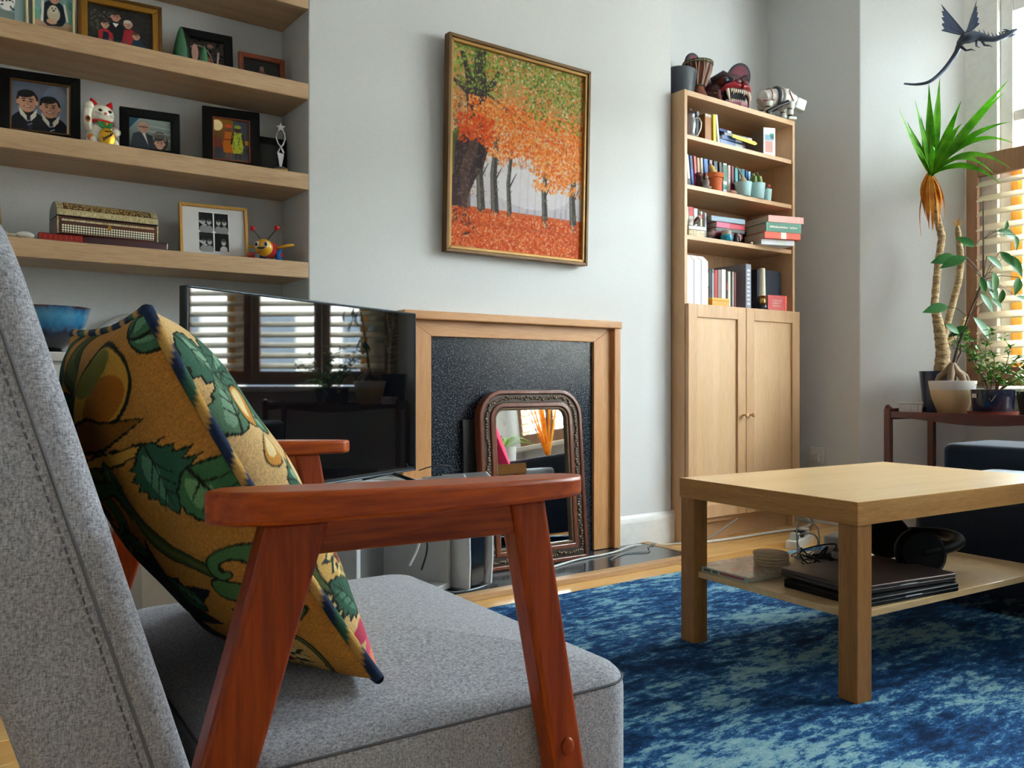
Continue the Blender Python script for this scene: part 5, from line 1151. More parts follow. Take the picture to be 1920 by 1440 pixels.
for x_ in (-.50, .0, .482): G().box(x_, x_+.018, -.135, .135, .05, .368).build('upright', UN, t, bevel=.002)
G().box(-.482, .482, .125, .134, .05, .368).build('back_panel', UNB, t)
for x_, y_ in ((-.47, -.11), (.47, -.11), (-.47, .11), (.47, .11)): G().lathe([(.014, .0225 if x_ > 0 else 0), (.018, .03)], (x_, y_, 0), 12).build('foot', UNB, t)
o = G(T(1.18, 2.36, .3905, 0, 0, 26)).slab(.075, .045, 0, .022, .006, .005).build('set_top_box', flat('#e4e4e2', .4), smooth=True); tag(o, 'small white box lying on the television stand under the screen', 'electronics')
# games console standing on the hearth
t = thing('games_console', 'upright white and black games console beside the television stand', 'games console', (1.580, 2.505, .0205), 14)
CW = flat('#dfe2e6', .35); 
pr = [(-.125, .012), (-.130, .10), (-.128, .25), (-.118, .375), (-.10, .390), (.10, .365), (.128, .34), (.130, .2), (.128, .03), (.10, .0), (-.09, .0)]
for sg in (-1, 1):
    g = G(); N = len(pr); vs_ = []
    for k, xo in enumerate((.040, .046)):
        for (y_, z_) in pr: vs_.append((sg*(xo+.012*abs(y_/.13)**2*(1 if y_ < 0 else .4)+.006*(z_/.39)), y_, z_))
    g.add(vs_, [tuple(range(N)), tuple(range(N, 2*N))[::-1]]+[(i, (i+1) % N, N+(i+1) % N, N+i) for i in range(N)]); g.build('side_plate', CW, t, bevel=.0015)
G().prism([(-.112, .012), (-.116, .30), (-.105, .368), (.09, .345), (.118, .32), (.118, .012)], -.037, .037, 'X').build('core', flat('#0a0b0d', .12), t, bevel=.006)
G().slab(.05, .06, 0, .010, .04, .002).build('stand', flat('#101114', .3), t, smooth=True)
# cables
def cable(label, pts, r, col, cat='cable', sub=6):
    P = [Vector(p) for p in pts]; out = []
    for i in range(len(P)-1):
        p0, p1, p2, p3 = P[max(i-1, 0)], P[i], P[i+1], P[min(i+2, len(P)-1)]
        for k in range(sub):
            u = k/sub; out.append(.5*((2*p1)+(p2-p0)*u+(2*p0-5*p1+4*p2-p3)*u*u+(3*p1-p0-3*p2+p3)*u**3))
    out.append(P[-1]); nm = cat.replace(' ', '_')
    o = G().tube(out, r, 7).build(nm, flat(col, .5), smooth=True); return tag(o, label, cat)
cable('grey cable looped on the hearth in front of the console', [(1.52, 2.47, .0245), (1.50, 2.40, .0245), (1.57, 2.385, .0245), (1.66, 2.42, .0245), (1.64, 2.49, .0245), (1.56, 2.50, .0245)], .003, '#8d949a')
cable('white cable hanging in front of the television stand panel', [(1.36, 2.47, .34), (1.385, 2.435, .30), (1.40, 2.43, .20), (1.375, 2.45, .12)], .0045, '#d8d8d4')
cable('black cable hanging beside the white one', [(1.37, 2.475, .34), (1.41, 2.435, .28), (1.43, 2.43, .18), (1.42, 2.45, .10)], .003, '#0e0e10')
cable('thin black cable arching over the console', [(1.45, 2.52, .42), (1.50, 2.50, .434), (1.56, 2.50, .430), (1.60, 2.54, .40)], .002, '#101012')
cable('white flex lying along the hearth towards the baseboard', [(2.02, 2.50, .025), (2.18, 2.545, .025), (2.38, 2.565, .025), (2.55, 2.62, .026), (2.70, 2.645, .006), (2.85, 2.60, .006), (2.90, 2.55, .006)], .0035, '#cfcfcb')
cable('thin grey lead lying beside the white flex on the hearth', [(2.28, 2.47, .0235), (2.42, 2.53, .0235), (2.52, 2.50, .0235), (2.60, 2.58, .0235), (2.655, 2.60, .0245), (2.72, 2.60, .004)], .0025, '#6f787c')
cable('white extension flex running along the bookcase base', [(2.92, 2.56, .007), (3.15, 2.545, .007), (3.40, 2.54, .007), (3.60, 2.53, .007), (3.70, 2.55, .02), (3.72, 2.62, .05), (3.70, 2.68, .04)], .006, '#d9d8d2')
cable('grey flex rising across the bookcase kick plate', [(2.97, 2.595, .006), (3.02, 2.59, .02), (3.10, 2.582, .055), (3.18, 2.58, .085)], .003, '#8f9297')
t = thing('wall_socket', 'white plastic wall socket on the grey return wall beside the bookcase', 'socket', (3.8385, 2.60, .30))
G().box(-.010, 0, -.043, .043, 0, .086).build('plate', flat('#e2e0da', .35), t, bevel=.003); G().box(-.034, -.0101, -.020, .022, .012, .056).build('plug', flat('#d6d3cc', .4), t, bevel=.005)
# power strip tangle near the table
t = thing('power_strip', 'white extension socket on the floor behind the coffee table', 'power strip', (3.26, 2.30, .0005), 20)
G().slab(.13, .028, 0, .034, .008, .006).build('body', flat('#d9d8d2', .4), t, smooth=True)
for k in range(3): G().box(-.10+k*.075, -.06+k*.075, -.018, .018, .0341, .062).build('plug', flat('#c9c7c0' if k != 1 else '#1a1a1c', .4), t, bevel=.004)

# ================================================================== things on the coffee table shelf
def tloc(x_, y_): # table-local to world
    a = R(-4.5); return (1.715+x_*math.cos(a)-y_*math.sin(a), 1.063+x_*math.sin(a)+y_*math.cos(a))
x_, y_ = tloc(.033, .345)
t = thing('magazine', 'paperback with a mottled red and cream cover on the table shelf', 'book', (x_, y_, TS), -4)
cvm = Cv(90, 76, '#b9b3a4'); cvm.dabs(3, 240, (0, 1, 0, .85), ['#c9505a', '#d98a8a', '#b9c4b4', '#a8a596', '#d6cfc0', '#c23a48'], .02, .05, .7); cvm.rect(.08, .5, .62, .70, '#7a6f62', .5)
G().box(0, .235, 0, .195, 0, .0012).box(0, .0015, 0, .195, 0, .0132).box(0, .235, 0, .195, .012, .0132).build('cover', flat('#a9c2b4', .4), t); G().box(.0016, .233, .001, .194, .0013, .0119).build('pages', PAGE, t)
Xg, Yg = np.meshgrid(np.linspace(.0, .235, cvm.w), np.linspace(0, .195, cvm.h)); gridmesh('cover_print', np.stack([Xg, Yg, np.full_like(Xg, .0134)], -1), cvm.linear(), attrmat('photo_gloss', .18), t)
G().box(-.0003, 0, .015, .10, .004, .0095).build('spine_band', flat('#a8434c', .5), t); g = G()
xx = .108
for k in range(12):
    if k not in (3, 8): g.box(-.0006, -.0001, xx, xx+.0045, .0035, .0095)
    xx += .0065
g.build('spine_lettering', flat('#1c2422', .5), t)
x_, y_ = tloc(.215, .43)
t = thing('coaster_stack', 'stack of round pale wooden coasters on the table shelf', 'coasters', (x_, y_, TS+.0137))
for k in range(4): G().lathe([(.046, k*.0085), (.0475, k*.0085+.0015), (.0475, k*.0085+.0065), (.045, k*.0085+.0078)], (.0015*(-1)**k, .001*k, 0), 30).build('coaster', wood('coaster_wood', '#a98f72', '#c1a888', '#d0ba9c', 'X', .6, 2.), t, smooth=True)
LAPG = flat('#5a4c47', .35, .6); LAPB = flat('#08090d', .4, 0, 0, .25)
for k, (dx, dy, z_, lab, m, rz) in enumerate(((.050, .030, 0., 'black laptop at the bottom of the pile on the table shelf', LAPB, -7.5), (.062, .048, .0215, 'silver-brown laptop lying on top of the black one', LAPG, -10))):
    x_, y_ = tloc(dx+.17, dy+.115)
    t = thing('laptop', lab, 'laptop', (x_+.03, y_, TS+z_), rz, 'closed laptops on the table shelf')
    G().slab(.176, .122, 0, .0105, .012, .002, rb=.003).build('base', LAPB if k == 0 else flat('#4a4442', .35, .6), t, smooth=True); G().slab(.176, .122, .0115, .0200, .012, .003).build('lid', m, t, smooth=True)
    G().box(-.03, .03, -.1228, -.1205, .0085, .0118).build('latch_notch', flat('#b8b8ba', .3, .6), t, bevel=.0005)
    for q in (-.12, .12): G().box(q-.03, q+.03, .1205, .1225, .006, .014).build('hinge', BLK, t)
# headphones bundle / sunglasses case / black pouch
x_, y_ = tloc(.535, .25)
t = thing('headphones', 'black over-ear headphones beside the laptops on the table shelf', 'headphones', (x_, y_, TS+.0005), 50); t.scale = (1.4, 1.4, 1.4)
hp_z = .0
for sg in (-1, 1):
    g = G(T(sg*.085, 0, .046, 0, sg*80)); g.lathe([(.012, -.020), (.040, -.018), (.046, -.006), (.046, .006), (.038, .016), (.01, .018)], n=26); g.build('ear_cup', flat('#060607', .6, 0, 0, .15), t, smooth=True)
    g = G(T(sg*.066, 0, .046, 0, sg*80)); g.lathe([(.020, -.008), (.040, -.006), (.042, .004), (.030, .010)], n=24); g.build('ear_pad', flat('#0a0a0b', .8, 0, 0, .1), t, smooth=True)
G().tube([(.092*math.cos(a)*1.02, -.10*math.sin(a), .05+.012*math.sin(a)) for a in np.linspace(0, math.pi, 22)], .0115, 10).build('headband', flat('#070708', .5, 0, 0, .2), t, smooth=True)
rnn = random.Random(12)
for k, (cx_, cy_, lab, col, r_) in enumerate(((.30, .345, 'tangled black charger lead beside the coasters', '#0b0b0d', .0028), (.37, .41, 'looped thin black cable behind the laptops', '#141416', .0022), (.40, .46, 'looped white charging cable at the back of the table shelf', '#b9bfc4', .0022))):
    P = []
    for q in range(16):
        a = q*1.35+k; r2 = rnn.uniform(.03, .075); wx, wy = tloc(cx_+r2*math.cos(a), cy_+r2*.6*math.sin(a)); P.append((wx, wy, TS+.006+max(0, (.105 if k == 2 else .075)*math.sin(q*.9)*rnn.uniform(.3, 1))))
    cable(lab, P, r_, col)
for dx, dy, sx, sy, sz, lab, c in ((.30, .33, .030, .024, .030, 'black plug adapter beside the coaster stack', '#0c0c0e'), (.375, .375, .034, .026, .042, 'larger black power adapter behind the laptops', '#0a0a0c'), (.445, .40, .026, .024, .036, 'rounded black power brick behind the laptops', '#101013'), (.315, .295, .018, .012, .016, 'small grey plug on the table shelf', '#a59a92')):
    wx, wy = tloc(dx, dy); zb = TS
    o = G(T(wx, wy, zb+(.0425 if (dx, dy) == (.315, .295) else 0.), 0, 0, 20+dx*90)).slab(sx, sy, 0, sz, .006, .006, rb=.004).build('power_adapter', flat(c, .4), smooth=True); tag(o, lab, 'adapter')
x_, y_ = tloc(.57, .45)
o = G(T(x_, y_, TS, 0, 0, 12)).slab(.07, .05, 0, .058, .008, .006).build('white_case', flat('#c9ccd0', .4), smooth=True); tag(o, 'pale plastic case behind the headphones on the table shelf', 'case')

# ================================================================== sofa corner and pink cushion
NAVY = fabric('navy_sofa_fabric', '#0d1626', '#182538', 700, .3)
PALE = fabric('pale_throw_fabric', '#8d98a3', '#b3bdc6', 700, .3)
t = thing('sofa', 'dark navy sofa with a pale grey seat throw behind the coffee table', 'sofa', (2.72, 0, 0))
G().slab(.31, .80, .07, .365, .04, .03, c=(.32, .70)).build('base', NAVY, t, smooth=True); G().slab(.17, .80, .07, .505, .03, .025, .004, c=(.44, .735)).build('backrest', NAVY, t, smooth=True)
G().slab(.125, .66, .366, .432, .03, .02, .004, c=(.137, .70)).build('seat_throw', PALE, t, smooth=True)
for x_, y_ in ((.06, -.02), (.56, -.02), (.06, 1.42), (.56, 1.42)): G().lathe([(.018, .0115), (.024, .07)], (x_, y_, 0), 12).build('foot', DKW, t, smooth=True)
t = thing('pink_cushion', 'bright pink cushion on the sofa, seen in the leaning mirror', 'cushion', (2.90, .72, .44), 0)
g = G(T(.03, 0, .185, 0, 72, 8)); N = 18; vs_ = []; fs = []
for side in (1, -1):
    k0 = len(vs_)
    for i in range(N+1):
        for j in range(N+1):
            s_, q_ = -1+2*i/N, -1+2*j/N; vs_.append((.19*s_*(1-.1*(1-q_*q_)), .19*q_*(1-.1*(1-s_*s_)), side*.06*((1-s_*s_)*(1-q_*q_))**.45))
    for i in range(N):
        for j in range(N): f = (k0+i*(N+1)+j, k0+(i+1)*(N+1)+j, k0+(i+1)*(N+1)+j+1, k0+i*(N+1)+j+1); fs.append(f if side > 0 else f[::-1])
g.add(vs_, fs).build('cover', fabric('pink_fabric', '#c81848', '#e0366a', 600, .3), t, smooth=True)

# ================================================================== plant trolley and plants
MAH = wood('trolley_mahogany', '#3a1512', '#521f19', '#6b2c22', 'Y', .3, 1.2, .3); MAHZ = wood('trolley_mahogany_leg', '#3a1512', '#521f19', '#6b2c22', 'Z', .3, 1.2, .3)
t = thing('plant_trolley', 'dark mahogany two-tier trolley carrying potted plants below the window', 'trolley', (0, 0, 0))
xa, xb, ya, yb = 3.65, 4.06, 1.30, 2.135; ZT_ = .578
for x_, y_ in ((xa, ya), (xa, yb-.03), (xb-.03, ya), (xb-.03, yb-.03)): 
    G().box(x_, x_+.030, y_, y_+.030, .0, .585 if x_ > xa else .600).build('leg', MAHZ, t, bevel=.004); 
    if x_ == xa: G().ell((x_+.015, y_+.015, .603), (.016, .016, .014), 12, 8).build('finial', MAHZ, t, smooth=True)
G().box(xa+.012, xb-.012, ya+.031, yb-.031, ZT_-.016, ZT_).build('tray', MAH, t, bevel=.002)
# waved front rail
n = 20; top = []; bot = []
for i in range(n+1):
    q = i/n; y_ = ya+.031+(yb-ya-.062)*q; top.append((y_, ZT_+.008)); bot.append((y_, ZT_-.030-.012*math.cos(2*math.pi*(q-.5)*1.0)))
G().prism(bot+top[::-1], xa+.006, xa+.022, 'X').build('front_rail', MAH, t); G().prism(bot+top[::-1], xb-.022, xb-.006, 'X').build('rear_rail', MAH, t)
for y_ in (ya+.008, yb-.022): G().box(xa+.031, xb-.031, y_, y_+.014, ZT_-.03, ZT_+.022).build('end_rail', MAH, t, bevel=.003)
G().box(xa+.012, xb-.012, ya+.031, yb-.031, .14, .156).build('lower_tray', MAH, t, bevel=.002)
zt = ZT_
GREEN1, _t, _b = base('leaf_green', .35, 0, .2); 
def leafmat(name, c1, c2, tr=.3):
    if name in _M: return _M[name]
    m, t_, b_ = base(name, .42, 0, .0, .35)
    nn = noise(t_, coords(t_), 18, 3); cc = ramp(t_, nn, [(.35, c1), (.65, c2)]); t_.link(cc, b_.inputs['Base Color'])
    ts = t_.new('ShaderNodeBsdfTranslucent'); t_.link(cc, ts.inputs['Color']); mx = t_.new('ShaderNodeMixShader'); mx.inputs[0].default_value = tr
    t_.link(b_.outputs[0], mx.inputs[1]); t_.link(ts.outputs[0], mx.inputs[2]); t_.link(mx.outputs[0], t_.n['Material Output'].inputs[0]); _M[name] = m; return m
LY = leafmat('yucca_leaf', '#4f9a1c', '#7fc42e', .5); LF = leafmat('ficus_leaf', '#1d5a22', '#2f7a2e', .25); LS = leafmat('shrub_leaf', '#3f7a26', '#6fa03a', .35); LSP = leafmat('spider_leaf', '#6fae2c', '#b4d468', .45)
def blade(par, p0, p1, w_, mat, bend=.06, nm='leaf', n=10, fold=.25, sag=(0, 0, -1), face=(0, 0, 1)):
    """long leaf from p0 to p1, bowed away from sag"""
    p0, p1 = Vector(p0), Vector(p1); d = p1-p0; L = d.length; s_ = Vector(sag)
    side = d.cross(Vector(face));
    if side.length < 1e-4: side = Vector((1, 0, 0))
    side.normalize(); up = side.cross(d).normalized()
    vs_ = []; fs = []
    for i in range(n+1):
        q = i/n; c = p0+d*q-s_*bend*4*q*(1-q); hw = w_*(.45+.55*math.sin(math.pi*min(1, q*1.15)))*(1-q**4)**.9+.0006
        vs_ += [c-side*hw+up*hw*fold, c-up*.0006, c+side*hw+up*hw*fold, c+up*.0012]
    for i in range(n):
        a = i*4; b = a+4
        fs += [(a, a+1, b+1, b), (a+1, a+2, b+2, b+1), (a+2, a+3, b+3, b+2), (a+3, a, b, b+3)]
    fs.append((0, 3, 2, 1)); fs.append((n*4, n*4+1, n*4+2, n*4+3))
    return G().add(vs_, fs).build(nm, mat, par, smooth=True, ang=80)
# navy pot with yucca
t = thing('yucca', 'tall spiky yucca with two bare canes in a navy pot on the trolley', 'potted plant')
yx, yy = 3.962, 2.045
G().lathe([(.060, 0), (.064, .003), (.082, .185), (.084, .192), (.076, .190), (.070, .172), (.002, .168)], (yx, yy, zt), 30).build('pot', flat('#152a48', .25, 0, .4), t, smooth=True); G().lathe([(.070, .170), (.002, .176)], (yx, yy, zt), 20).build('soil', SOIL, t)
BARK, _t, _b = base('yucca_bark', .85); _n = noise(_t, coords(_t, (1, 1, 3.2)), 30, 4, .7); _t.link(ramp(_t, _n, [(.32, '#6a5138'), (.5, '#a58a63'), (.68, '#d2bd94')]), _b.inputs['Base Color']); bump(_t, _b, _n, .6, .006)
def cane(P, rad, nm='cane'):
    out = []; rr = []
    for i in range(len(P)-1):
        for k in range(8):
            u = k/8; out.append(Vector(P[i]).lerp(Vector(P[i+1]), u)); rr.append((rad[i]*(1-u)+rad[i+1]*u)*(1+.07*math.sin(len(out)*2.3)))
    out.append(Vector(P[-1])); rr.append(rad[-1]); return G().tube(out, rr, 12).build(nm, BARK, t, smooth=True)
C1 = [(3.975, 2.040, .75), (3.985, 2.035, .86), (3.975, 2.045, .96), (3.955, 2.060, 1.08), (3.965, 2.050, 1.25), (3.985, 2.040, 1.40), (3.965, 2.055, 1.50), (3.940, 2.070, 1.58), (3.940, 2.070, 1.68)]
cane(C1, [.033, .031, .026, .0165, .0165, .0165, .016, .015, .012])
cane([(3.985, 2.030, .93), (4.010, 2.020, 1.02), (4.045, 1.995, 1.18), (4.055, 1.985, 1.28), (4.045, 1.995, 1.42), (4.04, 1.995, 1.45)], [.016, .0155, .0155, .0155, .013, .008])
cane([(3.995, 2.020, .90), (4.055, 1.985, .97), (4.070, 1.975, 1.03)], [.015, .012, .007])
for k in range(5): 
    a = k*1.3; blade(t, (4.043, 1.995, 1.445), (4.043+.03*math.cos(a), 1.995+.03*math.sin(a), 1.475+.015*(k % 2)), .003, leafmat('dry_leaf', '#d98a1c', '#efb84a', .5), .0, 'dry_leaf', 4)
# dead skirt
DRY = leafmat('dry_leaf', '#d98a1c', '#efb84a', .5); rnn = random.Random(3)
for k in range(16):
    a = k*2.4; r_ = rnn.uniform(.024, .050); L_ = rnn.uniform(.14, .27)
    top_ = (3.940+.012*math.cos(a), 2.070+.012*math.sin(a), 1.70-rnn.uniform(0, .03)); bt = (3.945+r_*math.cos(a), 2.066+r_*math.sin(a), top_[2]-L_)
    blade(t, top_, bt, rnn.uniform(.007, .012), DRY, .016, 'dry_leaf', 6, .5, (-math.cos(a), -math.sin(a), 0))
crown = (3.940, 2.070, 1.685)
for tip, w_, bd_ in (((3.653, 2.062, 1.94), 0.011, -0.02), ((3.709, 2.021, 1.987), 0.014, 0.0), ((3.758, 1.982, 2.052), 0.017, 0.0), ((3.796, 1.953, 2.081), 0.02, 0.0), ((3.873, 1.896, 1.976), 0.017, 0.0), ((4.046, 1.774, 2.071), 0.017, 0.01), ((4.025, 1.782, 2.014), 0.015, 0.02), ((3.877, 1.896, 1.876), 0.019, 0.03), ((4.044, 1.762, 1.88), 0.017, 0.05), ((4.065, 1.74, 1.773), 0.014, 0.09), ((4.044, 1.761, 1.67), 0.014, 0.08), ((3.997, 1.806, 1.642), 0.013, 0.08), ((4.006, 1.789, 1.605), 0.015, 0.06), ((3.703, 2.026, 1.785), 0.006, 0.03), ((3.839, 2.063, 1.942), 0.014, 0.0), ((3.724, 2.063, 1.895), 0.013, 0.0), ((3.629, 1.891, 1.713), 0.012, 0.06)):
    blade(t, crown, tip, w_*1.15, LY, bd_, 'leaf', 12, .35, face=(-.62+rnn.uniform(-.3, .3), -.70+rnn.uniform(-.3, .3), .45))
# beige pot with ficus
t = thing('ficus', 'large-leaved ficus with knotted roots in a beige pot with pale rim', 'potted plant')
fx_, fy_ = 3.832, 1.915
FP, _t, _b = base('beige_pot', .5); _sx = _t.new('ShaderNodeSeparateXYZ'); _tc = _t.new('ShaderNodeTexCoord'); _t.link(_tc.outputs['Object'], _sx.inputs[0])
_mr = _t.new('ShaderNodeMapRange'); _mr.inputs['From Min'].default_value = zt; _mr.inputs['From Max'].default_value = zt+.15; _t.link(_sx.outputs['Z'], _mr.inputs['Value']); _t.link(ramp(_t, _mr.outputs[0], [(0, '#c6a878'), (.70, '#cdb48a'), (.72, '#d3cdc6'), (1., '#dcd6d0')], 'LINEAR'), _b.inputs['Base Color'])
G().lathe([(.055, 0), (.060, .004), (.085, .070), (.096, .130), (.098, .146), (.090, .147), (.086, .125), (.002, .120)], (fx_, fy_, zt), 36).build('pot', FP, t, smooth=True); G().lathe([(.086, .124), (.002, .132)], (fx_, fy_, zt), 20).build('soil', SOIL, t)
ROOT = flat('#7d654e', .8)
for a in (200, 250, 320, 20, 80, 140):
    dx, dy = math.cos(R(a)), math.sin(R(a)); G().tube([(fx_+.072*dx, fy_+.072*dy, zt+.125), (fx_+.055*dx, fy_+.055*dy, zt+.165), (fx_+.025*dx, fy_+.025*dy, zt+.185), (fx_, fy_, zt+.22)], [.012, .015, .016, .014], 10).build('root', ROOT, t, smooth=True)
S1 = [(fx_, fy_, zt+.20), (fx_+.02, fy_-.015, zt+.30), (fx_+.06, fy_-.04, zt+.43), (fx_+.115, fy_-.08, zt+.60), (fx_+.115, fy_-.08, zt+.78), (fx_+.115, fy_-.08, zt+.95)]
G().tube(S1, [.010, .006, .005, .0045, .0035, .002], 8).build('stem', flat('#4a3324', .7), t, smooth=True); G().tube([(fx_, fy_, zt+.20), (fx_+.035, fy_-.02, zt+.27), (fx_+.03, fy_-.02, zt+.34)], [.008, .005, .003], 8).build('stem', flat('#5a4332', .7), t, smooth=True)
def ovleaf():
    g = G(); n = 8; vs_ = []; fs = []
    for i in range(n+1):
        q = i/n; hw = .24*math.sin(math.pi*q**.85)+.004; z_ = -.12*q*q
        vs_ += [(q, -hw, z_+.3*hw), (q, 0, z_), (q, hw, z_+.3*hw), (q, 0, z_+.012)]
    for i in range(n):
        a = i*4; b = a+4; fs += [(a, a+1, b+1, b), (a+1, a+2, b+2, b+1), (a+2, a+3, b+3, b+2), (a+3, a, b, b+3)]
    return g.add(vs_, fs)
fmesh = None
leaves = [((3.824, 1.901, 1.279), 0.11, (-0.83, 0.5, -0.26), (-0.55, -0.81, 0.19)), ((3.815, 1.845, 1.267), 0.122, (-0.76, 0.56, -0.34), (-0.64, -0.53, 0.55)), ((3.907, 1.853, 1.323), 0.09, (-0.65, 0.57, 0.5), (-0.58, -0.8, 0.16)), ((4.005, 1.802, 1.398), 0.104, (0.74, -0.58, -0.34), (-0.46, -0.8, 0.38)), ((3.978, 1.758, 1.388), 0.048, (-0.02, -0.31, 0.95), (-0.35, -0.89, -0.3)), ((4.053, 1.751, 1.376), 0.076, (0.38, -0.05, -0.92), (-0.25, -0.97, -0.06)), ((3.898, 1.798, 1.273), 0.095, (0.53, -0.56, -0.64), (-0.36, -0.83, 0.43)), ((3.982, 1.78, 1.297), 0.089, (0.34, -0.59, -0.74), (-0.69, -0.69, 0.23)), ((3.941, 1.791, 1.206), 0.109, (0.33, 0.02, -0.94), (-0.2, -0.97, -0.09)), ((4.06, 1.785, 1.291), 0.118, (0.21, -0.52, -0.83), (-0.55, -0.76, 0.34)), ((3.866, 1.811, 1.178), 0.075, (0.24, -0.24, -0.94), (-0.65, -0.76, 0.03)), ((3.954, 1.824, 1.174), 0.117, (0.12, -0.4, -0.91), (-0.28, -0.89, 0.36)), ((4.023, 1.72, 1.181), 0.089, (-0.45, -0.07, -0.89), (-0.51, -0.8, 0.32)), ((3.865, 1.81, 1.108), 0.102, (0.22, -0.51, -0.83), (-0.29, -0.85, 0.44)), ((3.797, 1.915, 1.054), 0.117, (-0.84, 0.52, -0.17), (-0.53, -0.68, 0.5)), ((3.904, 1.858, 1.008), 0.124, (0.32, -0.51, -0.8), (-0.26, -0.86, 0.45)), ((3.745, 1.903, 0.973), 0.081, (0.72, -0.48, -0.5), (-0.42, -0.88, 0.23)), ((3.85, 1.856, 0.965), 0.089, (-0.47, 0.75, -0.47), (-0.86, -0.27, 0.43)), ((4.025, 1.788, 1.135), 0.076, (0.18, 0.24, -0.95), (-0.48, -0.83, -0.3)), ((3.906, 1.784, 1.085), 0.068, (0.56, -0.53, -0.64), (-0.38, -0.85, 0.37)), ((3.868, 1.911, 0.93), 0.076, (0.56, -0.76, -0.33), (-0.58, -0.65, 0.5)), ((4.058, 1.746, 1.103), 0.083, (0.68, -0.54, -0.5), (-0.35, -0.83, 0.43))]
for (px, py, pz), L_, ex, ez in leaves:       # base point, length, growth direction, upper-side normal
    if fmesh is None: o = ovleaf().build('leaf', LF, t, smooth=True, ang=80); fmesh = o.data
    else: o = bpy.data.objects.new('leaf', fmesh); COL.objects.link(o); o.parent = t
    o.location = (px, py, pz); o.scale = (L_, L_*.9, L_)
    ex = Vector(ex).normalized(); ez = Vector(ez); ez = (ez-ex*ez.dot(ex)).normalized(); ey = ez.cross(ex)
    o.rotation_euler = Matrix((ex, ey, ez)).transposed().to_euler()
    # petiole to the stem
    bs = min(S1, key=lambda p: (Vector(p)-Vector((px, py, pz-.03))).length); G().tube([bs, ((bs[0]+px)/2, (bs[1]+py)/2, (bs[2]+pz)/2+.012), (px, py, pz)], .0016, 5).build('petiole', flat('#5a4a2c', .7), t, smooth=True)
# white ramekin
t = thing('ramekin', 'small white fluted ramekin at the left end of the trolley', 'dish', (3.735, 2.055, zt))
G().lathe([(.044, 0), (.046, .003), (.047, .043), (.053, .045), (.053, .050), (.046, .050), (.043, .010), (.002, .008)], n=32).build('bowl', flat('#dcdad6', .3, 0, .4), t, smooth=True)
g = G()
for k in range(36): a = 2*math.pi*k/36; g.tube([(.0465*math.cos(a), .0465*math.sin(a), .004), (.0475*math.cos(a), .0475*math.sin(a), .042)], .0016, 5)
g.build('fluting', flat('#dcdad6', .3, 0, .4), t, smooth=True)
# navy planter with small shrub
def shrub(lab, x_, y_, r_, h_, seed, mat, npot):
    t = thing('small_shrub', lab, 'potted plant', (x_, y_, zt))
    G().lathe([(r_*1.02, .0), (r_*1.12, .004), (r_*1.18, .018), (r_*1.05, .018), (r_*.9, .012)], n=30).build('saucer', flat('#7d3a2a', .6), t, smooth=True)
    G(T(0, 0, .0125)).lathe([(r_*.88, 0), (r_*.92, .004), (r_, h_), (r_*.95, h_), (r_*.92, h_*.9), (.002, h_*.88)], n=32).build('pot', flat(npot, .2, 0, .4), t, smooth=True)
    G(T(0, 0, .0125)).lathe([(r_*.92, h_*.90), (.002, h_*.93)], n=20).build('soil', SOIL, t)
    rn2 = random.Random(seed); g = G(); gl = G()
    for k in range(16):
        a = rn2.uniform(0, 6.28); P = [Vector((.02*math.cos(a), .02*math.sin(a), h_))]; dr = Vector((math.cos(a)*rn2.uniform(.2, .9), math.sin(a)*rn2.uniform(.2, .9), 1))
        for q in range(5):
            dr = (dr+Vector((rn2.uniform(-.5, .5), rn2.uniform(-.5, .5), rn2.uniform(-.25, .3)))).normalized(); P.append(P[-1]+dr*.055)
            for j in range(5):
                ld = Vector((rn2.uniform(-1, 1), rn2.uniform(-1, 1), rn2.uniform(-.4, .6))).normalized(); b_ = P[-1]+Vector((rn2.uniform(-.01, .01),)*3); L_ = rn2.uniform(.022, .040)
                sd = ld.cross(Vector((0, 0, 1))).normalized()*L_*.28; m_ = b_+ld*L_*.5; nv_ = sd.cross(ld).normalized()*.001
                gl.add([b_, m_-sd+nv_*3, b_+ld*L_, m_+sd+nv_*3, m_-nv_], [(0, 4, 1), (4, 2, 1), (4, 3, 2), (0, 3, 4), (0, 1, 2, 3)])
        g.tube(P, [.0028, .0024, .002, .0016, .0012, .0008], 5)
    g.build('twigs', flat('#7a5a3c', .8), t, smooth=True); o = gl.build('foliage', mat, t); o['kind'] = 'stuff'
    return t
t = shrub('small-leaved shrub in a glossy navy planter with a terracotta saucer', 3.772, 1.716, .084, .097, 4, LS, '#0f1c30')
G(T(0, 0, 0)).box(-.083, -.0805, .028, .046, .075, .092).build('sticker', flat('#c9c0ae', .6), t); G().tube([(-.070, -.045, .088), (-.078, -.030, .060), (-.080, -.022, .075)], .0022, 6).build('dry_tendril', flat('#a98a72', .8), t)
# spider plant
def spider(lab, x_, y_, z_, r_, h_, seed, pot, n=26, L0=.16):
    t = thing('spider_plant', lab, 'potted plant', (x_, y_, z_))
    G().lathe([(r_*.8, 0), (r_*.84, .004), (r_, h_), (r_*.94, h_), (r_*.9, h_*.9), (.002, h_*.88)], n=28).build('pot', pot, t, smooth=True); G().lathe([(r_*.9, h_*.9), (.002, h_*.92)], n=18).build('soil', SOIL, t)
    rn2 = random.Random(seed)
    for k in range(n):
        a = 2*math.pi*k/n+rn2.uniform(-.1, .1); L_ = L0*rn2.uniform(.7, 1.2); blade(t, (.01*math.cos(a), .01*math.sin(a), h_*.9), (L_*math.cos(a), L_*math.sin(a), h_+rn2.uniform(-.01, .09)), .0055, LSP, rn2.uniform(.03, .07), 'leaf', 8)
    return t
spider('arching bright green spider plant in a dark pot at the right end of the trolley', 3.955, 1.62, zt+.0005, .075, .10, 5, flat('#14202a', .3), 30, .165)
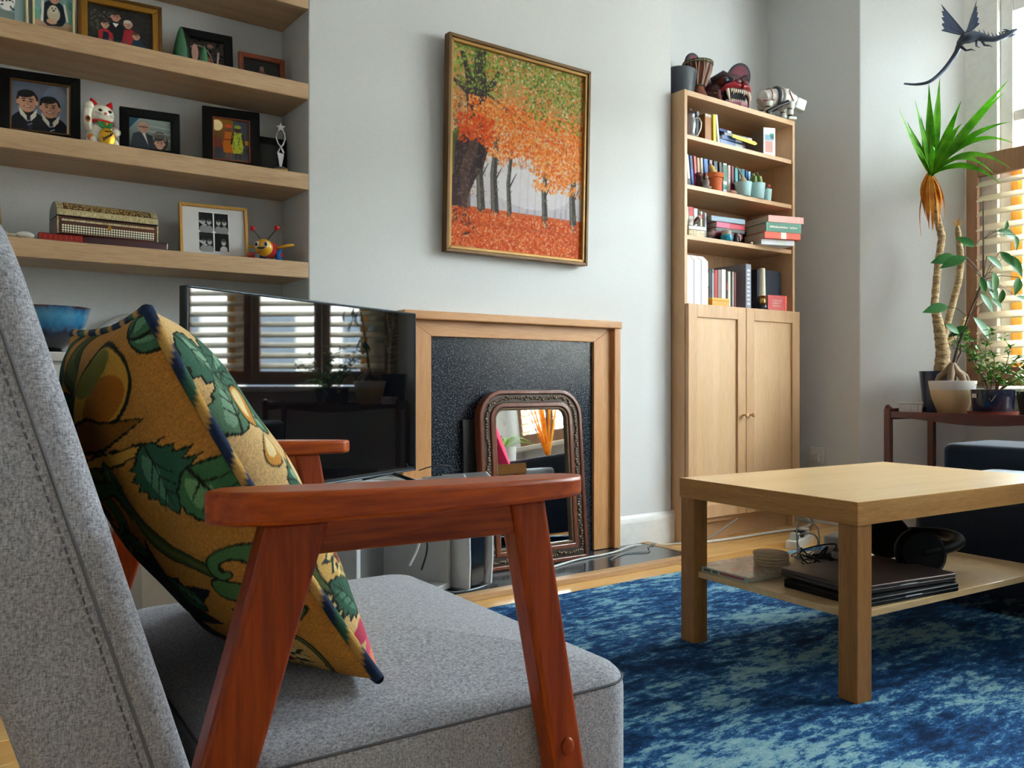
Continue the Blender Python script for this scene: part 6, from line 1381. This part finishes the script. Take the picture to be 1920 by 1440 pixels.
# second plants further along the window, reflected in the mirror
t = thing('plant_stool', 'low grey stool under the mirror-reflected spider plant by the shutters', 'stool', (3.62, -.25, 0))
G().lathe([(.20, .46), (.21, .47), (.21, .49), (.20, .50)], n=30).build('top', UN, t, smooth=True)
for k in range(4): a = R(45+90*k); G().tube([(.15*math.cos(a), .15*math.sin(a), .46), (.19*math.cos(a), .19*math.sin(a), 0)], .014, 8).build('leg', UN, t)
spider('spider plant in a grey pot seen only in the leaning mirror', 3.62, -.25, .5005, .11, .16, 8, flat('#9a9a96', .5), 30, .24)
# box behind the trolley? dried stems in a vase
t = thing('dried_stems', 'vase of dried orange stems seen only in the leaning mirror', 'vase', (3.72, .22, 0))
G().lathe([(.07, 0), (.09, .02), (.10, .2), (.07, .42), (.05, .50), (.055, .52), (.048, .52)], n=26).build('vase', flat('#a7a7a2', .5), t, smooth=True)
rn2 = random.Random(6)
for k in range(14): a = rn2.uniform(0, 6.28); blade(t, (0, 0, .5), (.18*math.cos(a), .18*math.sin(a), rn2.uniform(.8, 1.3)), .010, DRY, .02, 'stem', 8)

# ================================================================== dragon ornament on the bay wall
DRG = flat('#3a4352', .45, .35); DRW = flat('#2c3a56', .5, .2)
t = thing('dragon_ornament', 'dark metal winged dragon ornament flying out from the bay wall', 'ornament')
SP = [(3.728, 2.081, 2.076), (3.777, 2.046, 2.073), (3.807, 2.001, 2.081), (3.848, 1.96, 2.131), (3.871, 1.92, 2.195), (3.867, 1.899, 2.233), (3.862, 1.868, 2.246), (3.887, 1.827, 2.244), (3.905, 1.779, 2.222), (3.923, 1.743, 2.225), (3.936, 1.722, 2.235)]
def spl(P, sub=6):
    P = [Vector(p) for p in P]; out = []
    for i in range(len(P)-1):
        p0, p1, p2, p3 = P[max(i-1, 0)], P[i], P[i+1], P[min(i+2, len(P)-1)]
        for k in range(sub): u = k/sub; out.append(.5*((2*p1)+(p2-p0)*u+(2*p0-5*p1+4*p2-p3)*u*u+(3*p1-p0-3*p2+p3)*u**3))
    return out+[P[-1]]
S = spl(SP); nS = len(S)
rad = []
for i in range(nS):
    q = i/(nS-1); rad.append(.004+.010*min(1, q/.55) if q < .5 else (.014+.012*math.exp(-((q-.62)/.09)**2) if q < .78 else .012))
G().tube(S, rad, 10).build('body', DRG, t, smooth=True)
hd = S[-1]; dv = (S[-1]-S[-4]).normalized()
G().tube([hd-dv*.012, hd, hd+dv*.018, hd+dv*.034], [.011, .014, .009, .004], 10).build('head', DRG, t, smooth=True)
G().tube([hd-dv*.002-Vector((0, 0, .010)), hd+dv*.014-Vector((0, 0, .016)), hd+dv*.028-Vector((0, 0, .018))], [.006, .005, .002], 8).build('jaw', DRG, t, smooth=True)
for sg in (-1, 1):
    sd = dv.cross(Vector((0, 0, 1)))*sg; G().tube([hd+sd*.006+Vector((0, 0, .008)), hd-dv*.016+sd*.012+Vector((0, 0, .022)), hd-dv*.03+sd*.016+Vector((0, 0, .030))], [.004, .003, .0006], 6).build('horn', DRG, t, smooth=True)
rnn = random.Random(4)
for i in range(int(nS*.55), nS-1, 2):
    p = S[i]; dd = (S[min(i+1, nS-1)]-S[i-1]).normalized(); u_ = Vector((0, 0, 1)); G().tube([p+u_*rad[i]*.7, p+u_*(rad[i]+rnn.uniform(.010, .022))-dd*.010], [.004, .0005], 5).build('spine', DRG, t)
wr = Vector((3.873, 1.875, 2.263))
def wing(tip, back):
    tip, back = Vector(tip), Vector(back); lead = tip-wr; n = 5; pts = [tip]
    for k in range(1, n):
        q = k/n; base_ = wr+lead*(1-q)*.98+(back-wr)*q; pts.append(base_.lerp(wr, .10 if k % 2 else .0)); 
    tr = [wr, tip]+[tip.lerp(back, k/8)+(wr-tip.lerp(back, k/8))*(.14 if k % 2 else 0.02) for k in range(1, 8)]+[back]
    nrm = (tip-wr).cross(back-wr).normalized()*.0015; N = len(tr)
    o = G().add([p+nrm for p in tr]+[p-nrm for p in tr], [tuple(range(N)), tuple(range(2*N-1, N-1, -1))]+[(i, N+i, N+(i+1) % N, (i+1) % N) for i in range(N)]).build('wing', DRW, t)
    for q in (0, .35, .7, 1.): e_ = tip.lerp(back, q); G().tube([wr, wr.lerp(e_, .5), e_.lerp(wr, .05)], [.005, .0035, .0012], 6).build('wing_bone', DRG, o, smooth=True)
wing((3.819, 1.959, 2.417), (3.801, 1.949, 2.291)); wing((3.913, 1.847, 2.422), (3.899, 1.828, 2.305))
for p, q in (((3.868, 1.898, 2.221), (3.885, 1.856, 2.197)), ((3.89, 1.819, 2.23), (3.901, 1.791, 2.197)), ((3.88, 1.833, 2.23), (3.88, 1.833, 2.202))):
    P = Vector(p); Q = Vector(q); lg = G().tube([P, P.lerp(Q, .5)+Vector((0, 0, -.012)), Q], [.007, .005, .004], 8).build('leg', DRG, t, smooth=True)
    for k in range(3): G().tube([Q, Q+Vector((.010*(k-1), -.012, -.008))], [.003, .0006], 5).build('claw', DRG, lg)
G().tube([(3.865, 1.879, 2.249), (3.865, 1.879, CEIL)], .0005, 5).build('hanging_thread', flat('#c9c9c9', .5), t)
